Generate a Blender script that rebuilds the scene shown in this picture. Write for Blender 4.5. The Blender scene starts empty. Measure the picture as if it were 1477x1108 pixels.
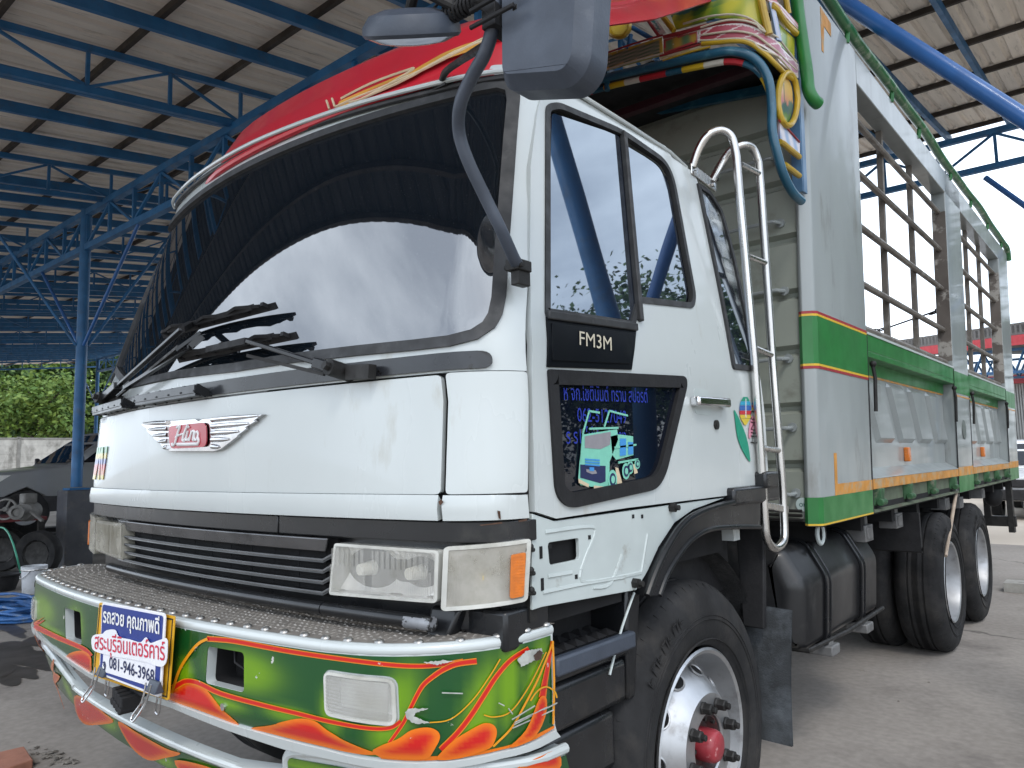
import bpy, bmesh, math, random
from mathutils import Vector, Matrix, geometry
random.seed(7)
SC = bpy.context.scene
COL = SC.collection
rad = math.radians

# ------------------------------------------------------------------ camera
EYE = Vector((2.51, 0.0, 1.54))
FPX, CX, CY = 1075.758, 738.5, 554.0                     # focal length and centre, in pixels of a 1477 px wide frame
RX = Vector((0.76063915, 0.08142222, 0.64404852))
RY = Vector((0.64883895, -0.0634389, -0.75827668))
RZ = Vector((-0.02088284, 0.9946587, -0.10108401))
ROT = Matrix((RX, RY, RZ))
cam = bpy.data.cameras.new('camera')
cam.sensor_width = 36.0
cam.lens = 36.0 * FPX / 1477.0
cam.clip_start, cam.clip_end = 0.05, 1500
camo = bpy.data.objects.new('camera', cam)
COL.objects.link(camo)
camo.matrix_world = Matrix.Translation(EYE) @ ROT.to_4x4()
SC.camera = camo

# ------------------------------------------------------------------ light
SUN_EL, SUN_AZ = rad(50), rad(138)      # azimuth clockwise from +Y: behind the camera on the right
w = bpy.data.worlds.new('World')
SC.world = w
w.use_nodes = True
nt = w.node_tree
for n in list(nt.nodes): nt.nodes.remove(n)
N = nt.nodes.new
sky = N('ShaderNodeTexSky'); sky.sky_type = 'NISHITA'; sky.sun_disc = False
sky.sun_elevation = SUN_EL; sky.sun_rotation = SUN_AZ
sky.air_density = 1.0; sky.dust_density = 2.0; sky.ozone_density = 1.0
tc = N('ShaderNodeTexCoord'); mp = N('ShaderNodeMapping'); mp.inputs['Scale'].default_value = (1, 1, 2.2)
nz = N('ShaderNodeTexNoise'); nz.inputs['Scale'].default_value = 2.1; nz.inputs['Detail'].default_value = 6; nz.inputs['Roughness'].default_value = .55
rp = N('ShaderNodeValToRGB'); rp.color_ramp.elements[0].position = .38; rp.color_ramp.elements[1].position = .62
rp.color_ramp.elements[0].color = (.42, .42, .42, 1); rp.color_ramp.elements[1].color = (.92, .92, .92, 1)
mx = N('ShaderNodeMixRGB'); mx.inputs[2].default_value = (12.6, 13.9, 15.6, 1)     # thin bright overcast over the blue
bg = N('ShaderNodeBackground'); bg.inputs['Strength'].default_value = 0.14
out = N('ShaderNodeOutputWorld')
L = nt.links.new
L(tc.outputs['Generated'], mp.inputs['Vector']); L(mp.outputs['Vector'], nz.inputs['Vector']); L(nz.outputs['Fac'], rp.inputs['Fac'])
L(rp.outputs['Color'], mx.inputs[0]); L(sky.outputs['Color'], mx.inputs[1]); L(mx.outputs['Color'], bg.inputs['Color']); L(bg.outputs['Background'], out.inputs['Surface'])
sun = bpy.data.lights.new('sun', 'SUN')
sun.energy = .9; sun.angle = rad(12); sun.color = (1, .96, .9)
suno = bpy.data.objects.new('sun', sun); COL.objects.link(suno)
sd = Vector((math.sin(SUN_AZ)*math.cos(SUN_EL), math.cos(SUN_AZ)*math.cos(SUN_EL), math.sin(SUN_EL)))
suno.rotation_euler = (-sd).to_track_quat('-Z', 'Y').to_euler()
SC.view_settings.view_transform = 'Standard'; SC.view_settings.look = 'None'
SC.view_settings.exposure = 0.40; SC.view_settings.gamma = 1
SC.cycles.max_bounces = 8; SC.cycles.diffuse_bounces = 4; SC.cycles.glossy_bounces = 4
SC.cycles.caustics_reflective = False; SC.cycles.caustics_refractive = False

# ------------------------------------------------------------------ measuring the place
def sight(px, py):
    return ROT @ Vector((px-CX, -(py-CY), -FPX))
def pt(px, py, x=None, y=None, z=None):
    r = sight(px, py)
    if x is not None: t = (x-EYE.x)/r.x
    elif y is not None: t = (y-EYE.y)/r.y
    else: t = (z-EYE.z)/r.z
    return EYE + r*t
def prj(p):
    v = ROT.transposed() @ (Vector(p)-EYE)
    return CX+FPX*v.x/-v.z, CY-FPX*v.y/-v.z
def onsurf(f, px, py, g):
    a, b = g
    for _ in range(40):
        q = prj(f(a, b)); e0, e1 = q[0]-px, q[1]-py
        if abs(e0)+abs(e1) < .02: break
        h = 1e-3
        qa = prj(f(a+h, b)); qb = prj(f(a, b+h))
        j = ((qa[0]-q[0])/h, (qb[0]-q[0])/h, (qa[1]-q[1])/h, (qb[1]-q[1])/h)
        d = j[0]*j[3]-j[1]*j[2]
        if abs(d) < 1e-9: break
        da, db = (e0*j[3]-e1*j[1])/d, (j[0]*e1-j[2]*e0)/d
        s = min(1, .25/max(abs(da), abs(db), 1e-6))
        a -= da*s; b -= db*s
    return a, b

# ------------------------------------------------------------------ mesh helpers
def V(*a): return Vector(a)
class MB:
    """collects vertices and faces of one mesh"""
    def __init__(s): s.v = []; s.f = []; s.m = []; s.c = {}
    def add(s, vs, fs, m=0):
        o = len(s.v); s.v += [tuple(v) for v in vs]
        s.f += [tuple(i+o for i in f) for f in fs]; s.m += [m]*len(fs); return s
    def hexa(s, b, t, m=0):      # two quads, bottom and top, same winding
        n = len(b)
        fs = [tuple(range(n))[::-1], tuple(range(n, 2*n))]+[(i, (i+1) % n, (i+1) % n+n, i+n) for i in range(n)]
        return s.add(list(b)+list(t), fs, m)
    def box(s, lo, hi, m=0):
        x0, y0, z0 = lo; x1, y1, z1 = hi
        return s.hexa([(x0,y0,z0),(x1,y0,z0),(x1,y1,z0),(x0,y1,z0)], [(x0,y0,z1),(x1,y0,z1),(x1,y1,z1),(x0,y1,z1)], m)
    def bar(s, a, b, w, h, up=(0,0,1), m=0):   # box beam from a to b
        a, b = Vector(a), Vector(b); d = (b-a).normalized(); u = Vector(up)
        if abs(d.dot(u)) > .99: u = V(0,1,0)
        r = d.cross(u).normalized(); u = r.cross(d)
        q = [-r*w/2-u*h/2, r*w/2-u*h/2, r*w/2+u*h/2, -r*w/2+u*h/2]
        return s.hexa([a+k for k in q], [b+k for k in q], m)
    def tube(s, path, r, n=10, m=0, closed=False, cap=True):
        P = [Vector(p) for p in path]; k = len(P)
        rs = r if isinstance(r, (list, tuple)) else [r]*k
        T = []
        for i in range(k):
            if closed: d = P[(i+1) % k]-P[i-1]
            else: d = P[min(i+1, k-1)]-P[max(i-1, 0)]
            T.append(d.normalized() if d.length > 1e-9 else V(0,0,1))
        u = T[0].orthogonal().normalized(); vs = []
        for i in range(k):
            u = (u-T[i]*u.dot(T[i])); u = u.normalized() if u.length > 1e-6 else T[i].orthogonal().normalized()
            w_ = T[i].cross(u)
            vs += [P[i]+(u*math.cos(2*math.pi*j/n)+w_*math.sin(2*math.pi*j/n))*rs[i] for j in range(n)]
        fs = []
        for i in range(k if closed else k-1):
            for j in range(n):
                a, b = i*n, ((i+1) % k)*n
                fs.append((a+j, a+(j+1) % n, b+(j+1) % n, b+j))
        if cap and not closed:
            fs.append(tuple(range(n))[::-1]); fs.append(tuple((k-1)*n+j for j in range(n)))
        return s.add(vs, fs, m)
    def lathe(s, prof, c, ax, n=32, m=0, closed=False, cap=True):    # prof: (radius, along axis)
        ax = Vector(ax).normalized(); u = ax.orthogonal().normalized(); w_ = ax.cross(u); c = Vector(c); k = len(prof); vs = []
        for r, h in prof:
            vs += [c+ax*h+(u*math.cos(2*math.pi*j/n)+w_*math.sin(2*math.pi*j/n))*r for j in range(n)]
        fs = []
        for i in range(k if closed else k-1):
            b = ((i+1) % k)*n
            for j in range(n): fs.append((i*n+j, i*n+(j+1) % n, b+(j+1) % n, b+j))
        if not closed and cap:
            if prof[0][0] > 1e-5: fs.append(tuple(range(n))[::-1])
            if prof[-1][0] > 1e-5: fs.append(tuple((k-1)*n+j for j in range(n)))
        return s.add(vs, fs, m)
    def ball(s, c, r, n=8, m=0, sc=(1,1,1)):
        c = Vector(c); prof = [(math.sin(math.pi*i/n)*r+1e-6, -math.cos(math.pi*i/n)*r) for i in range(n+1)]
        vs = []; 
        for rr, h in prof: vs += [c+V(rr*math.cos(2*math.pi*j/(2*n))*sc[0], rr*math.sin(2*math.pi*j/(2*n))*sc[1], h*sc[2]) for j in range(2*n)]
        fs = [(i*2*n+j, i*2*n+(j+1) % (2*n), (i+1)*2*n+(j+1) % (2*n), (i+1)*2*n+j) for i in range(n) for j in range(2*n)]
        return s.add(vs, fs, m)
    def prism(s, poly, off, m=0):             # planar polygon of 3D points, pushed by vector off
        off = Vector(off); P = [Vector(p) for p in poly]
        return s.hexa(P, [p+off for p in P], m)
    def patch(s, outer, f, holes=(), step=.05, th=.004, off=0., m=0, cf=None):
        """polygon in (u,v), bent over surface f, with thickness along the surface normal"""
        def dens(p):
            o = []
            for i in range(len(p)):
                a, b = Vector(p[i]), Vector(p[(i+1) % len(p)]); k = max(1, int((b-a).length/step))
                o += [a.lerp(b, j/k) for j in range(k)]
            return o
        loops = [dens(outer)]+[dens(h) for h in holes]
        pts = []; faces = []
        for l in loops:
            b = len(pts); pts += l; faces.append(list(range(b, len(pts))))
        us = [p[0] for p in loops[0]]; vs_ = [p[1] for p in loops[0]]
        def inside(x, y):
            c = False
            for l in loops:
                for i in range(len(l)):
                    a, b = l[i], l[i-1]
                    if (a[1] > y) != (b[1] > y) and x < (b[0]-a[0])*(y-a[1])/(b[1]-a[1])+a[0]: c = not c
            return c
        nx = int((max(us)-min(us))/step); ny = int((max(vs_)-min(vs_))/step)
        for i in range(1, nx+1):
            for j in range(1, ny+1):
                x, y = min(us)+i*step*.998, min(vs_)+j*step*.997
                if inside(x, y) and min((q-V(x, y)).length for q in pts[:len(loops[0])]) > step*.3: pts.append(V(x, y))
        edges = [(fc[i], fc[(i+1) % len(fc)]) for fc in faces for i in range(len(fc))]
        r = geometry.delaunay_2d_cdt([Vector((p[0], p[1])) for p in pts], edges, [], 0, 1e-6)
        P2, F2 = r[0], [t for t in r[2]]
        F2 = [t for t in F2 if inside(sum(P2[i][0] for i in t)/3, sum(P2[i][1] for i in t)/3)]
        top = []; bot = []; h = 1e-3
        for p in P2:
            c = f(p[0], p[1]); n = (f(p[0]+h, p[1])-c).cross(f(p[0], p[1]+h)-c)
            n = n.normalized() if n.length > 1e-12 else V(0,-1,0)
            top.append(c+n*off); bot.append(c+n*(off-th))
        k = len(P2); fs = [tuple(t) for t in F2]+[tuple(i+k for i in t)[::-1] for t in F2]
        ec = {}
        for t in F2:
            for i in range(3):
                e = (t[i], t[(i+1) % 3]); ec[e] = 1
        for (a, b) in list(ec):
            if (b, a) not in ec: fs.append((b, a, a+k, b+k))
        if cf:
            o = len(s.v); L0 = loops[0]
            for i, p in enumerate(P2):
                d = 1e9
                for j in range(len(L0)):
                    a, b = L0[j-1], L0[j]; ab = b-a; q = p-a; t_ = max(0, min(1, q.dot(ab)/max(ab.dot(ab), 1e-12))); d = min(d, (q-ab*t_).length)
                s.c[o+i] = s.c[o+i+k] = cf(p[0], p[1], d)
        return s.add(top+bot, fs, m)
    def text(s, body, f, u0, v0, size, m=0, align='LEFT', sx=1., off=.002, th=.0015, shear=0., rot=0., bold=0.):
        c = bpy.data.curves.new('t', 'FONT'); c.body = body; c.size = 1; c.align_x = align; c.shear = shear; c.resolution_u = 3; c.offset = bold
        o = bpy.data.objects.new('t', c); COL.objects.link(o)
        me = bpy.data.meshes.new_from_object(o.evaluated_get(bpy.context.evaluated_depsgraph_get()))
        cs, sn = math.cos(rot), math.sin(rot); h = 1e-3; top = []; bot = []
        for v in me.vertices:
            a, b = v.co.x*size*sx, v.co.y*size
            u, q = u0+a*cs-b*sn, v0+a*sn+b*cs
            p = f(u, q); n = (f(u+h, q)-p).cross(f(u, q+h)-p).normalized()
            top.append(p+n*off)
        s.add(top, [tuple(p.vertices) for p in me.polygons], m)
        bpy.data.objects.remove(o); bpy.data.curves.remove(c); bpy.data.meshes.remove(me)
        return s
    def build(s, name, mats, parent=None, smooth=True, bevel=0, ang=35, seg=2, fix=True):
        me = bpy.data.meshes.new(name); me.from_pydata(s.v, [], s.f)
        if not isinstance(mats, (list, tuple)): mats = [mats]
        for q in mats: me.materials.append(q)
        for p, k in zip(me.polygons, s.m): p.material_index = k
        me.validate()
        if s.c:
            at = me.color_attributes.new('paint', 'FLOAT_COLOR', 'POINT')
            for i in range(len(s.v)): at.data[i].color = (*s.c.get(i, (.5,.5,.5)), 1)
        if fix:
            b = bmesh.new(); b.from_mesh(me); bmesh.ops.recalc_face_normals(b, faces=b.faces); b.to_mesh(me); b.free()
        if smooth:
            for p in me.polygons: p.use_smooth = True
            me.set_sharp_from_angle(angle=rad(ang))
        o = bpy.data.objects.new(name, me); COL.objects.link(o)
        if parent is not None:
            o.parent = parent
            q = parent
            off = V(0,0,0)
            while q is not None: off += q.location; q = q.parent
            o.location = -off if False else (0,0,0)
            me.transform(Matrix.Translation(-off))
        if bevel:
            md = o.modifiers.new('bevel', 'BEVEL'); md.width = bevel; md.segments = seg; md.limit_method = 'ANGLE'; md.angle_limit = rad(40)
        return o
def empty(name, loc, label=None, cat=None, group=None):
    o = bpy.data.objects.new(name, None); COL.objects.link(o); o.location = loc; o.empty_display_size = .2
    return tag(o, label, cat, group)
def tag(o, label=None, cat=None, group=None, kind=None):
    if label: o['label'] = label
    if cat: o['category'] = cat
    if group: o['group'] = group
    if kind: o['kind'] = kind
    return o
def copy_tree(o, parent=None, delta=None):
    c = o.copy(); COL.objects.link(c)
    if parent is not None: c.parent = parent
    for ch in [q for q in bpy.data.objects if q.parent == o]: copy_tree(ch, c)
    if delta is not None: c.location = Vector(o.location)+Vector(delta)
    return c
def smoothline(P, n=6, closed=False):         # Catmull-Rom through points
    P = [Vector(p) for p in P]; k = len(P); o = []
    for i in range(k if closed else k-1):
        if closed: a, b, c, d = P[i-1], P[i], P[(i+1) % k], P[(i+2) % k]
        else: a, b, c, d = P[max(i-1, 0)], P[i], P[i+1], P[min(i+2, k-1)]
        for j in range(n):
            t = j/n
            o.append(.5*((2*b)+(c-a)*t+(2*a-5*b+4*c-d)*t*t+(3*b-a-3*c+d)*t**3))
    if not closed: o.append(P[-1])
    return o
def rounded(poly, r, n=5):                    # round the corners of a 2D polygon
    P = [Vector(p) for p in poly]; o = []; k = len(P)
    for i in range(k):
        a, b, c = P[i-1], P[i], P[(i+1) % k]
        rr = r[i] if isinstance(r, (list, tuple)) else r
        d1 = min(rr, (a-b).length*.48); d2 = min(rr, (c-b).length*.48)
        p, q = b+(a-b).normalized()*d1, b+(c-b).normalized()*d2
        for j in range(n+1):
            t = j/n; o.append((1-t)**2*p+2*t*(1-t)*b+t*t*q)
    return o

# ------------------------------------------------------------------ materials
def mat(name, col, rough=.5, metal=0., noise=0., nscale=8., col2=None, bump=0., bscale=40., coat=0., ior=1.5, spec=.5, stretch=(1,1,1), detail=5, lo=.35, hi=.65, dirt=None, dscale=3., dlo=.55, dhi=.7, trans=0., alpha=1.):
    """base colour broken up by noise, optional second colour, dirt patches and bump"""
    m = bpy.data.materials.new(name); m.use_nodes = True; t = m.node_tree; B = t.nodes['Principled BSDF']
    n = t.nodes.new; l = t.links.new
    B.inputs['Base Color'].default_value = (*col, 1); B.inputs['Roughness'].default_value = rough; B.inputs['Metallic'].default_value = metal
    B.inputs['Coat Weight'].default_value = coat; B.inputs['Coat Roughness'].default_value = .06; B.inputs['IOR'].default_value = ior
    B.inputs['Specular IOR Level'].default_value = spec; B.inputs['Transmission Weight'].default_value = trans; B.inputs['Alpha'].default_value = alpha
    tcx = n('ShaderNodeTexCoord'); mpx = n('ShaderNodeMapping'); mpx.inputs['Scale'].default_value = stretch
    l(tcx.outputs['Object'], mpx.inputs['Vector'])
    last = None
    if noise or col2:
        q = n('ShaderNodeTexNoise'); q.inputs['Scale'].default_value = nscale; q.inputs['Detail'].default_value = detail
        l(mpx.outputs['Vector'], q.inputs['Vector'])
        r = n('ShaderNodeMapRange'); r.inputs['From Min'].default_value = lo; r.inputs['From Max'].default_value = hi
        l(q.outputs['Fac'], r.inputs['Value'])
        x = n('ShaderNodeMixRGB'); x.inputs[1].default_value = (*col, 1)
        c2 = col2 if col2 else tuple(c*(1-noise) for c in col)
        x.inputs[2].default_value = (*c2, 1); l(r.outputs['Result'], x.inputs[0]); last = x
        rr = n('ShaderNodeMapRange'); rr.inputs['To Min'].default_value = rough; rr.inputs['To Max'].default_value = min(1, rough*1.25+.04)
        l(r.outputs['Result'], rr.inputs['Value']); l(rr.outputs['Result'], B.inputs['Roughness'])
    if dirt:
        q = n('ShaderNodeTexNoise'); q.inputs['Scale'].default_value = dscale; q.inputs['Detail'].default_value = 9; q.inputs['Roughness'].default_value = .65
        l(mpx.outputs['Vector'], q.inputs['Vector'])
        r = n('ShaderNodeMapRange'); r.inputs['From Min'].default_value = dlo; r.inputs['From Max'].default_value = dhi
        l(q.outputs['Fac'], r.inputs['Value'])
        x = n('ShaderNodeMixRGB'); x.inputs[1].default_value = (*col, 1); x.inputs[2].default_value = (*dirt, 1)
        if last: l(last.outputs['Color'], x.inputs[1])
        l(r.outputs['Result'], x.inputs[0]); last = x
    if last: l(last.outputs['Color'], B.inputs['Base Color'])
    if bump:
        q = n('ShaderNodeTexNoise'); q.inputs['Scale'].default_value = bscale; q.inputs['Detail'].default_value = 6
        l(mpx.outputs['Vector'], q.inputs['Vector'])
        b = n('ShaderNodeBump'); b.inputs['Strength'].default_value = bump; b.inputs['Distance'].default_value = .01
        l(q.outputs['Fac'], b.inputs['Height']); l(b.outputs['Normal'], B.inputs['Normal'])
    return m
M = {}
M['white'] = mat('white_paint', (.50,.535,.53), .24, noise=.05, nscale=3, coat=.5, bump=.05, bscale=2.2, stretch=(1,1,.35), dirt=(.36,.35,.30), dscale=7, dlo=.60, dhi=.80)
M['inner_white'] = mat('scuffed_white_paint', (.48,.53,.52), .4, noise=.12, nscale=5, dirt=(.28,.27,.24), dscale=9, dlo=.62, dhi=.74)
M['black'] = mat('black_paint', (.012,.013,.015), .25, noise=.4, nscale=9, coat=.15, spec=.4, dirt=(.035,.033,.03), dscale=7, dlo=.58, dhi=.78)
M['rubber'] = mat('black_rubber', (.014,.014,.0155), .6, spec=.35, noise=.3, nscale=12, bump=.15, bscale=60)
M['seal'] = mat('weathered_rubber_seal', (.028,.029,.031), .5, noise=.3, nscale=20, dirt=(.07,.07,.07), dscale=15, dlo=.55, dhi=.8)
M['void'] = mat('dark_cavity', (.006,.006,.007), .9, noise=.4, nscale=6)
M['chrome'] = mat('chrome', (.72,.72,.73), .12, 1., noise=.25, nscale=14)
M['steel'] = mat('stainless_steel', (.62,.61,.59), .22, 1., noise=.2, nscale=25, stretch=(1,1,.1))
M['alu'] = mat('polished_aluminium', (.55,.56,.575), .40, 1., noise=.25, nscale=6, dirt=(.25,.24,.23), dscale=12, dlo=.55, dhi=.8)
M['iron'] = mat('greasy_iron', (.025,.024,.023), .5, .3, noise=.5, nscale=18, bump=.2)
M['rust'] = mat('rusty_steel', (.10,.06,.045), .75, .2, noise=.5, nscale=25, dirt=(.03,.022,.02), dscale=20)
M['grey_plastic'] = mat('grey_plastic', (.05,.062,.085), .42, noise=.2, nscale=10, bump=.06, bscale=150, dirt=(.10,.11,.13), dscale=9, dlo=.6, dhi=.85)
def glassy(name, col, f0, rough=.015):
    m = mat(name, col, rough, ior=(1+f0**.5)/(1-f0**.5), spec=.5)
    t = m.node_tree; B = t.nodes['Principled BSDF']; n = t.nodes.new; l = t.links.new
    B.inputs['Specular Tint'].default_value = (.82,.91,1,1) if 'blue' in name else (1,1,1,1)
    q = n('ShaderNodeTexNoise'); q.inputs['Scale'].default_value = 1.6; q.inputs['Detail'].default_value = 1
    tcx = n('ShaderNodeTexCoord'); l(tcx.outputs['Object'], q.inputs['Vector'])
    b = n('ShaderNodeBump'); b.inputs['Strength'].default_value = .04; b.inputs['Distance'].default_value = .02
    l(q.outputs['Fac'], b.inputs['Height']); l(b.outputs['Normal'], B.inputs['Normal'])
    d = n('ShaderNodeTexNoise'); d.inputs['Scale'].default_value = 420; d.inputs['Detail'].default_value = 2; l(tcx.outputs['Object'], d.inputs['Vector'])
    r = n('ShaderNodeMapRange'); r.inputs['From Min'].default_value = .72; r.inputs['From Max'].default_value = .76; l(d.outputs['Fac'], r.inputs['Value'])
    x = n('ShaderNodeMixRGB'); x.inputs[1].default_value = (*col, 1); x.inputs[2].default_value = (.3,.3,.28,1); l(r.outputs['Result'], x.inputs[0]); l(x.outputs['Color'], B.inputs['Base Color'])
    return m
M['windshield'] = glassy('tinted_windshield_glass', (.005,.008,.012), .22)
M['window'] = glassy('blue_tinted_window_glass', (.012,.016,.026), .30)
M['darkglass'] = glassy('black_window_glass', (.004,.006,.012), .03)
M['lens'] = mat('ribbed_lamp_lens', (.58,.58,.54), .12, noise=.25, nscale=9, coat=.6, dirt=(.33,.32,.27), dscale=7, dlo=.5, dhi=.72)
M['amber'] = mat('amber_lens', (.62,.16,.01), .25, noise=.2, nscale=60, coat=.5)
M['red'] = mat('red_paint', (.50,.018,.032), .3, noise=.15, nscale=4, coat=.4, dirt=(.42,.06,.07), dscale=8, dlo=.6, dhi=.8)
M['grey_green'] = mat('grey_green_paint', (.29,.318,.318), .3, noise=.12, nscale=3.5, coat=.45, stretch=(1,1,.3), dirt=(.15,.145,.13), dscale=5, dlo=.58, dhi=.78)
M['green'] = mat('green_paint', (.012,.17,.03), .36, noise=.2, nscale=6, coat=.12, dirt=(.16,.25,.16), dscale=14, dlo=.66, dhi=.74)
M['orange'] = mat('worn_orange_paint', (.60,.27,.05), .5, noise=.25, nscale=10, dirt=(.40,.30,.18), dscale=12, dlo=.5, dhi=.62)
M['tyre'] = mat('tyre_rubber', (.018,.018,.019), .75, spec=.35, noise=.35, nscale=7, bump=.12, bscale=70, dirt=(.055,.05,.045), dscale=4, dlo=.5, dhi=.85)
M['shed_blue'] = mat('blue_shed_paint', (.022,.135,.32), .45, noise=.25, nscale=4, dirt=(.05,.09,.15), dscale=5, dlo=.55, dhi=.75)
M['pipe_blue'] = mat('bright_blue_paint', (.018,.11,.34), .38, noise=.2, nscale=5, coat=.2)
def airbrush(name, rough=.22, chips=.70):
    m = mat(name, (.5,.5,.5), rough, coat=.35, bump=.02, bscale=4); t = m.node_tree; B = t.nodes['Principled BSDF']; n = t.nodes.new; l = t.links.new
    a = n('ShaderNodeAttribute'); a.attribute_name = 'paint'
    tcx = n('ShaderNodeTexCoord'); q = n('ShaderNodeTexNoise'); q.inputs['Scale'].default_value = 26; q.inputs['Detail'].default_value = 6; l(tcx.outputs['Object'], q.inputs['Vector'])
    r = n('ShaderNodeMapRange'); r.inputs['From Min'].default_value = chips; r.inputs['From Max'].default_value = chips+.02; l(q.outputs['Fac'], r.inputs['Value'])
    x = n('ShaderNodeMixRGB'); l(a.outputs['Color'], x.inputs[1]); x.inputs[2].default_value = (.5,.5,.47,1); l(r.outputs['Result'], x.inputs[0])
    l(x.outputs['Color'], B.inputs['Base Color']); return m
M['airbrush'] = airbrush('airbrushed_paint')
M['signpaint'] = airbrush('hand_painted_board', .4, .69)
def flat(name, c, rough=.4): return mat(name, c, rough, noise=.08, nscale=30)
M['txt_white'] = flat('white_lettering', (.75,.75,.75)); M['txt_blue'] = flat('blue_lettering', (.02,.05,.42)); M['txt_red'] = flat('red_lettering', (.58,.02,.06))
M['txt_gold'] = flat('pale_gold_lettering', (.52,.47,.36)); M['txt_navy'] = flat('navy_lettering', (.012,.02,.08)); M['txt_black'] = flat('black_lettering', (.012,.012,.012))
M['sign_blue'] = flat('navy_sign_face', (.012,.035,.22), .3); M['sign_white'] = flat('white_sign_face', (.78,.78,.82), .3); M['plate_yellow'] = flat('yellow_plate', (.68,.36,.015), .35)
# ================================================================== THE SETTING
def floor_mat():
    m = mat('stained_concrete', (.335,.302,.27), .8, noise=.34, nscale=.55, bump=.06, bscale=30, detail=12, lo=.3, hi=.7, dirt=(.16,.142,.128), dscale=.8, dlo=.52, dhi=.70)
    t = m.node_tree; B = t.nodes['Principled BSDF']; n = t.nodes.new; l = t.links.new
    src = B.inputs['Base Color'].links[0].from_socket
    tcx = n('ShaderNodeTexCoord')
    q = n('ShaderNodeTexVoronoi'); q.feature = 'DISTANCE_TO_EDGE'; q.inputs['Scale'].default_value = .22
    dn = n('ShaderNodeTexNoise'); dn.inputs['Scale'].default_value = 1.4; dn.inputs['Detail'].default_value = 5
    l(tcx.outputs['Object'], dn.inputs['Vector'])
    va = n('ShaderNodeVectorMath'); va.operation = 'MULTIPLY_ADD'; va.inputs[1].default_value = (.9,.9,0); l(dn.outputs['Color'], va.inputs[0]); l(tcx.outputs['Object'], va.inputs[2])
    l(va.outputs['Vector'], q.inputs['Vector'])
    r = n('ShaderNodeMapRange'); r.inputs['From Max'].default_value = .006; r.inputs['To Min'].default_value = .75; r.inputs['To Max'].default_value = 0
    l(q.outputs['Distance'], r.inputs['Value'])
    x = n('ShaderNodeMixRGB'); x.inputs[2].default_value = (.05,.045,.04,1); l(r.outputs['Result'], x.inputs[0]); l(src, x.inputs[1])
    f = n('ShaderNodeTexNoise'); f.inputs['Scale'].default_value = 22; f.inputs['Detail'].default_value = 8; l(tcx.outputs['Object'], f.inputs['Vector'])
    fr = n('ShaderNodeMapRange'); fr.inputs['From Min'].default_value = .35; fr.inputs['From Max'].default_value = .65; fr.inputs['To Min'].default_value = .88; fr.inputs['To Max'].default_value = 1.07; l(f.outputs['Fac'], fr.inputs['Value'])
    y = n('ShaderNodeMixRGB'); y.blend_type = 'MULTIPLY'; y.inputs[0].default_value = 1; l(x.outputs['Color'], y.inputs[1]); l(fr.outputs['Result'], y.inputs[2])
    l(y.outputs['Color'], B.inputs['Base Color'])
    return m
M['floor'] = floor_mat()
b = MB(); b.add([(-300,-300,-.004),(300,-300,-.004),(300,300,-.004),(-300,300,-.004)], [(0,1,2,3)])
M['earth'] = mat('dusty_ground', (.48,.42,.35), .9, noise=.25, nscale=.3, bump=.2, bscale=8)
tag(b.build('ground', M['earth'], smooth=False), kind='structure')
b = MB(); b.add([(-75,-9,0),(9,-9,0),(9,14.6,0),(-75,14.6,0)], [(0,1,2,3)])
tag(b.build('floor', M['floor'], smooth=False), kind='structure')
M['wet'] = mat('wet_concrete', (.075,.066,.058), .3, noise=.35, nscale=4, bump=.1)
def blob(cx, cy, rx, ry, seed, z=.004, n=40):
    r = random.Random(seed); ph = [r.uniform(0, 6.28) for _ in range(5)]
    P = []
    for i in range(n):
        a = 2*math.pi*i/n; k = 1+sum(math.sin(a*(j+2)+ph[j])*.22/(j+1)**.6 for j in range(5))
        P.append((cx+math.cos(a)*rx*k, cy+math.sin(a)*ry*k, z))
    return P
b = MB()
for i, (px, py, rx, ry) in enumerate(((8,905,.5,.10),(30,945,.55,.22),(20,972,.35,.12),(60,925,.3,.1),(-40,955,.6,.25))):
    c = pt(px, py, z=.004); P = blob(c.x, c.y, rx, ry, i+3, z=.004+.0015*i); b.add(P, [tuple(range(len(P)))])
tag(b.build('wet_patch', M['wet'], smooth=False), kind='structure')

# ---- the open shed
ROOF = lambda y: 5.92+.115*y
EAVE0, EAVE1 = -1.6, 16.6
XL, XR = -46., 3.2
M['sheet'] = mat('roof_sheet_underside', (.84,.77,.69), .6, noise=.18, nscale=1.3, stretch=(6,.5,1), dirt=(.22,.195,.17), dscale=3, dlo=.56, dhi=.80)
M['purlin'] = mat('brown_steel_purlin', (.05,.04,.034), .6, noise=.3, nscale=5)
shed = empty('open_shed', (-20, 5, 0), 'large open shed with blue steel trusses over the truck', 'shed')
b = MB(); prof = []
pitch = .25
k = int((XR-XL)/pitch)
for i in range(k):
    x0 = XL+i*pitch
    prof += [(x0, 0), (x0+.07, .0), (x0+.095, .035), (x0+.135, .035), (x0+.16, 0)]
ys = [1.75, 2, 7, 12, EAVE1]
vs = [(x, y, ROOF(y)+h) for y in ys for x, h in prof]; n = len(prof)
b.add(vs, [(j*n+i, j*n+i+1, (j+1)*n+i+1, (j+1)*n+i) for j in range(len(ys)-1) for i in range(n-1)])
b.build('roof_sheet', M['sheet'], shed, smooth=False)
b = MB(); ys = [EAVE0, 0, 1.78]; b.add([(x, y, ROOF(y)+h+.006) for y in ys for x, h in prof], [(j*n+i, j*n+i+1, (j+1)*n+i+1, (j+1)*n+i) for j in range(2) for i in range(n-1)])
b.build('dark_reflection_eave', mat('reflection_darkening_sheet', (.045,.047,.052), .7, noise=.3, nscale=1.5, stretch=(5,.6,1)), shed, smooth=False)  # unseen eave strip, coloured dark to deepen the reflection in the windshield
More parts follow.
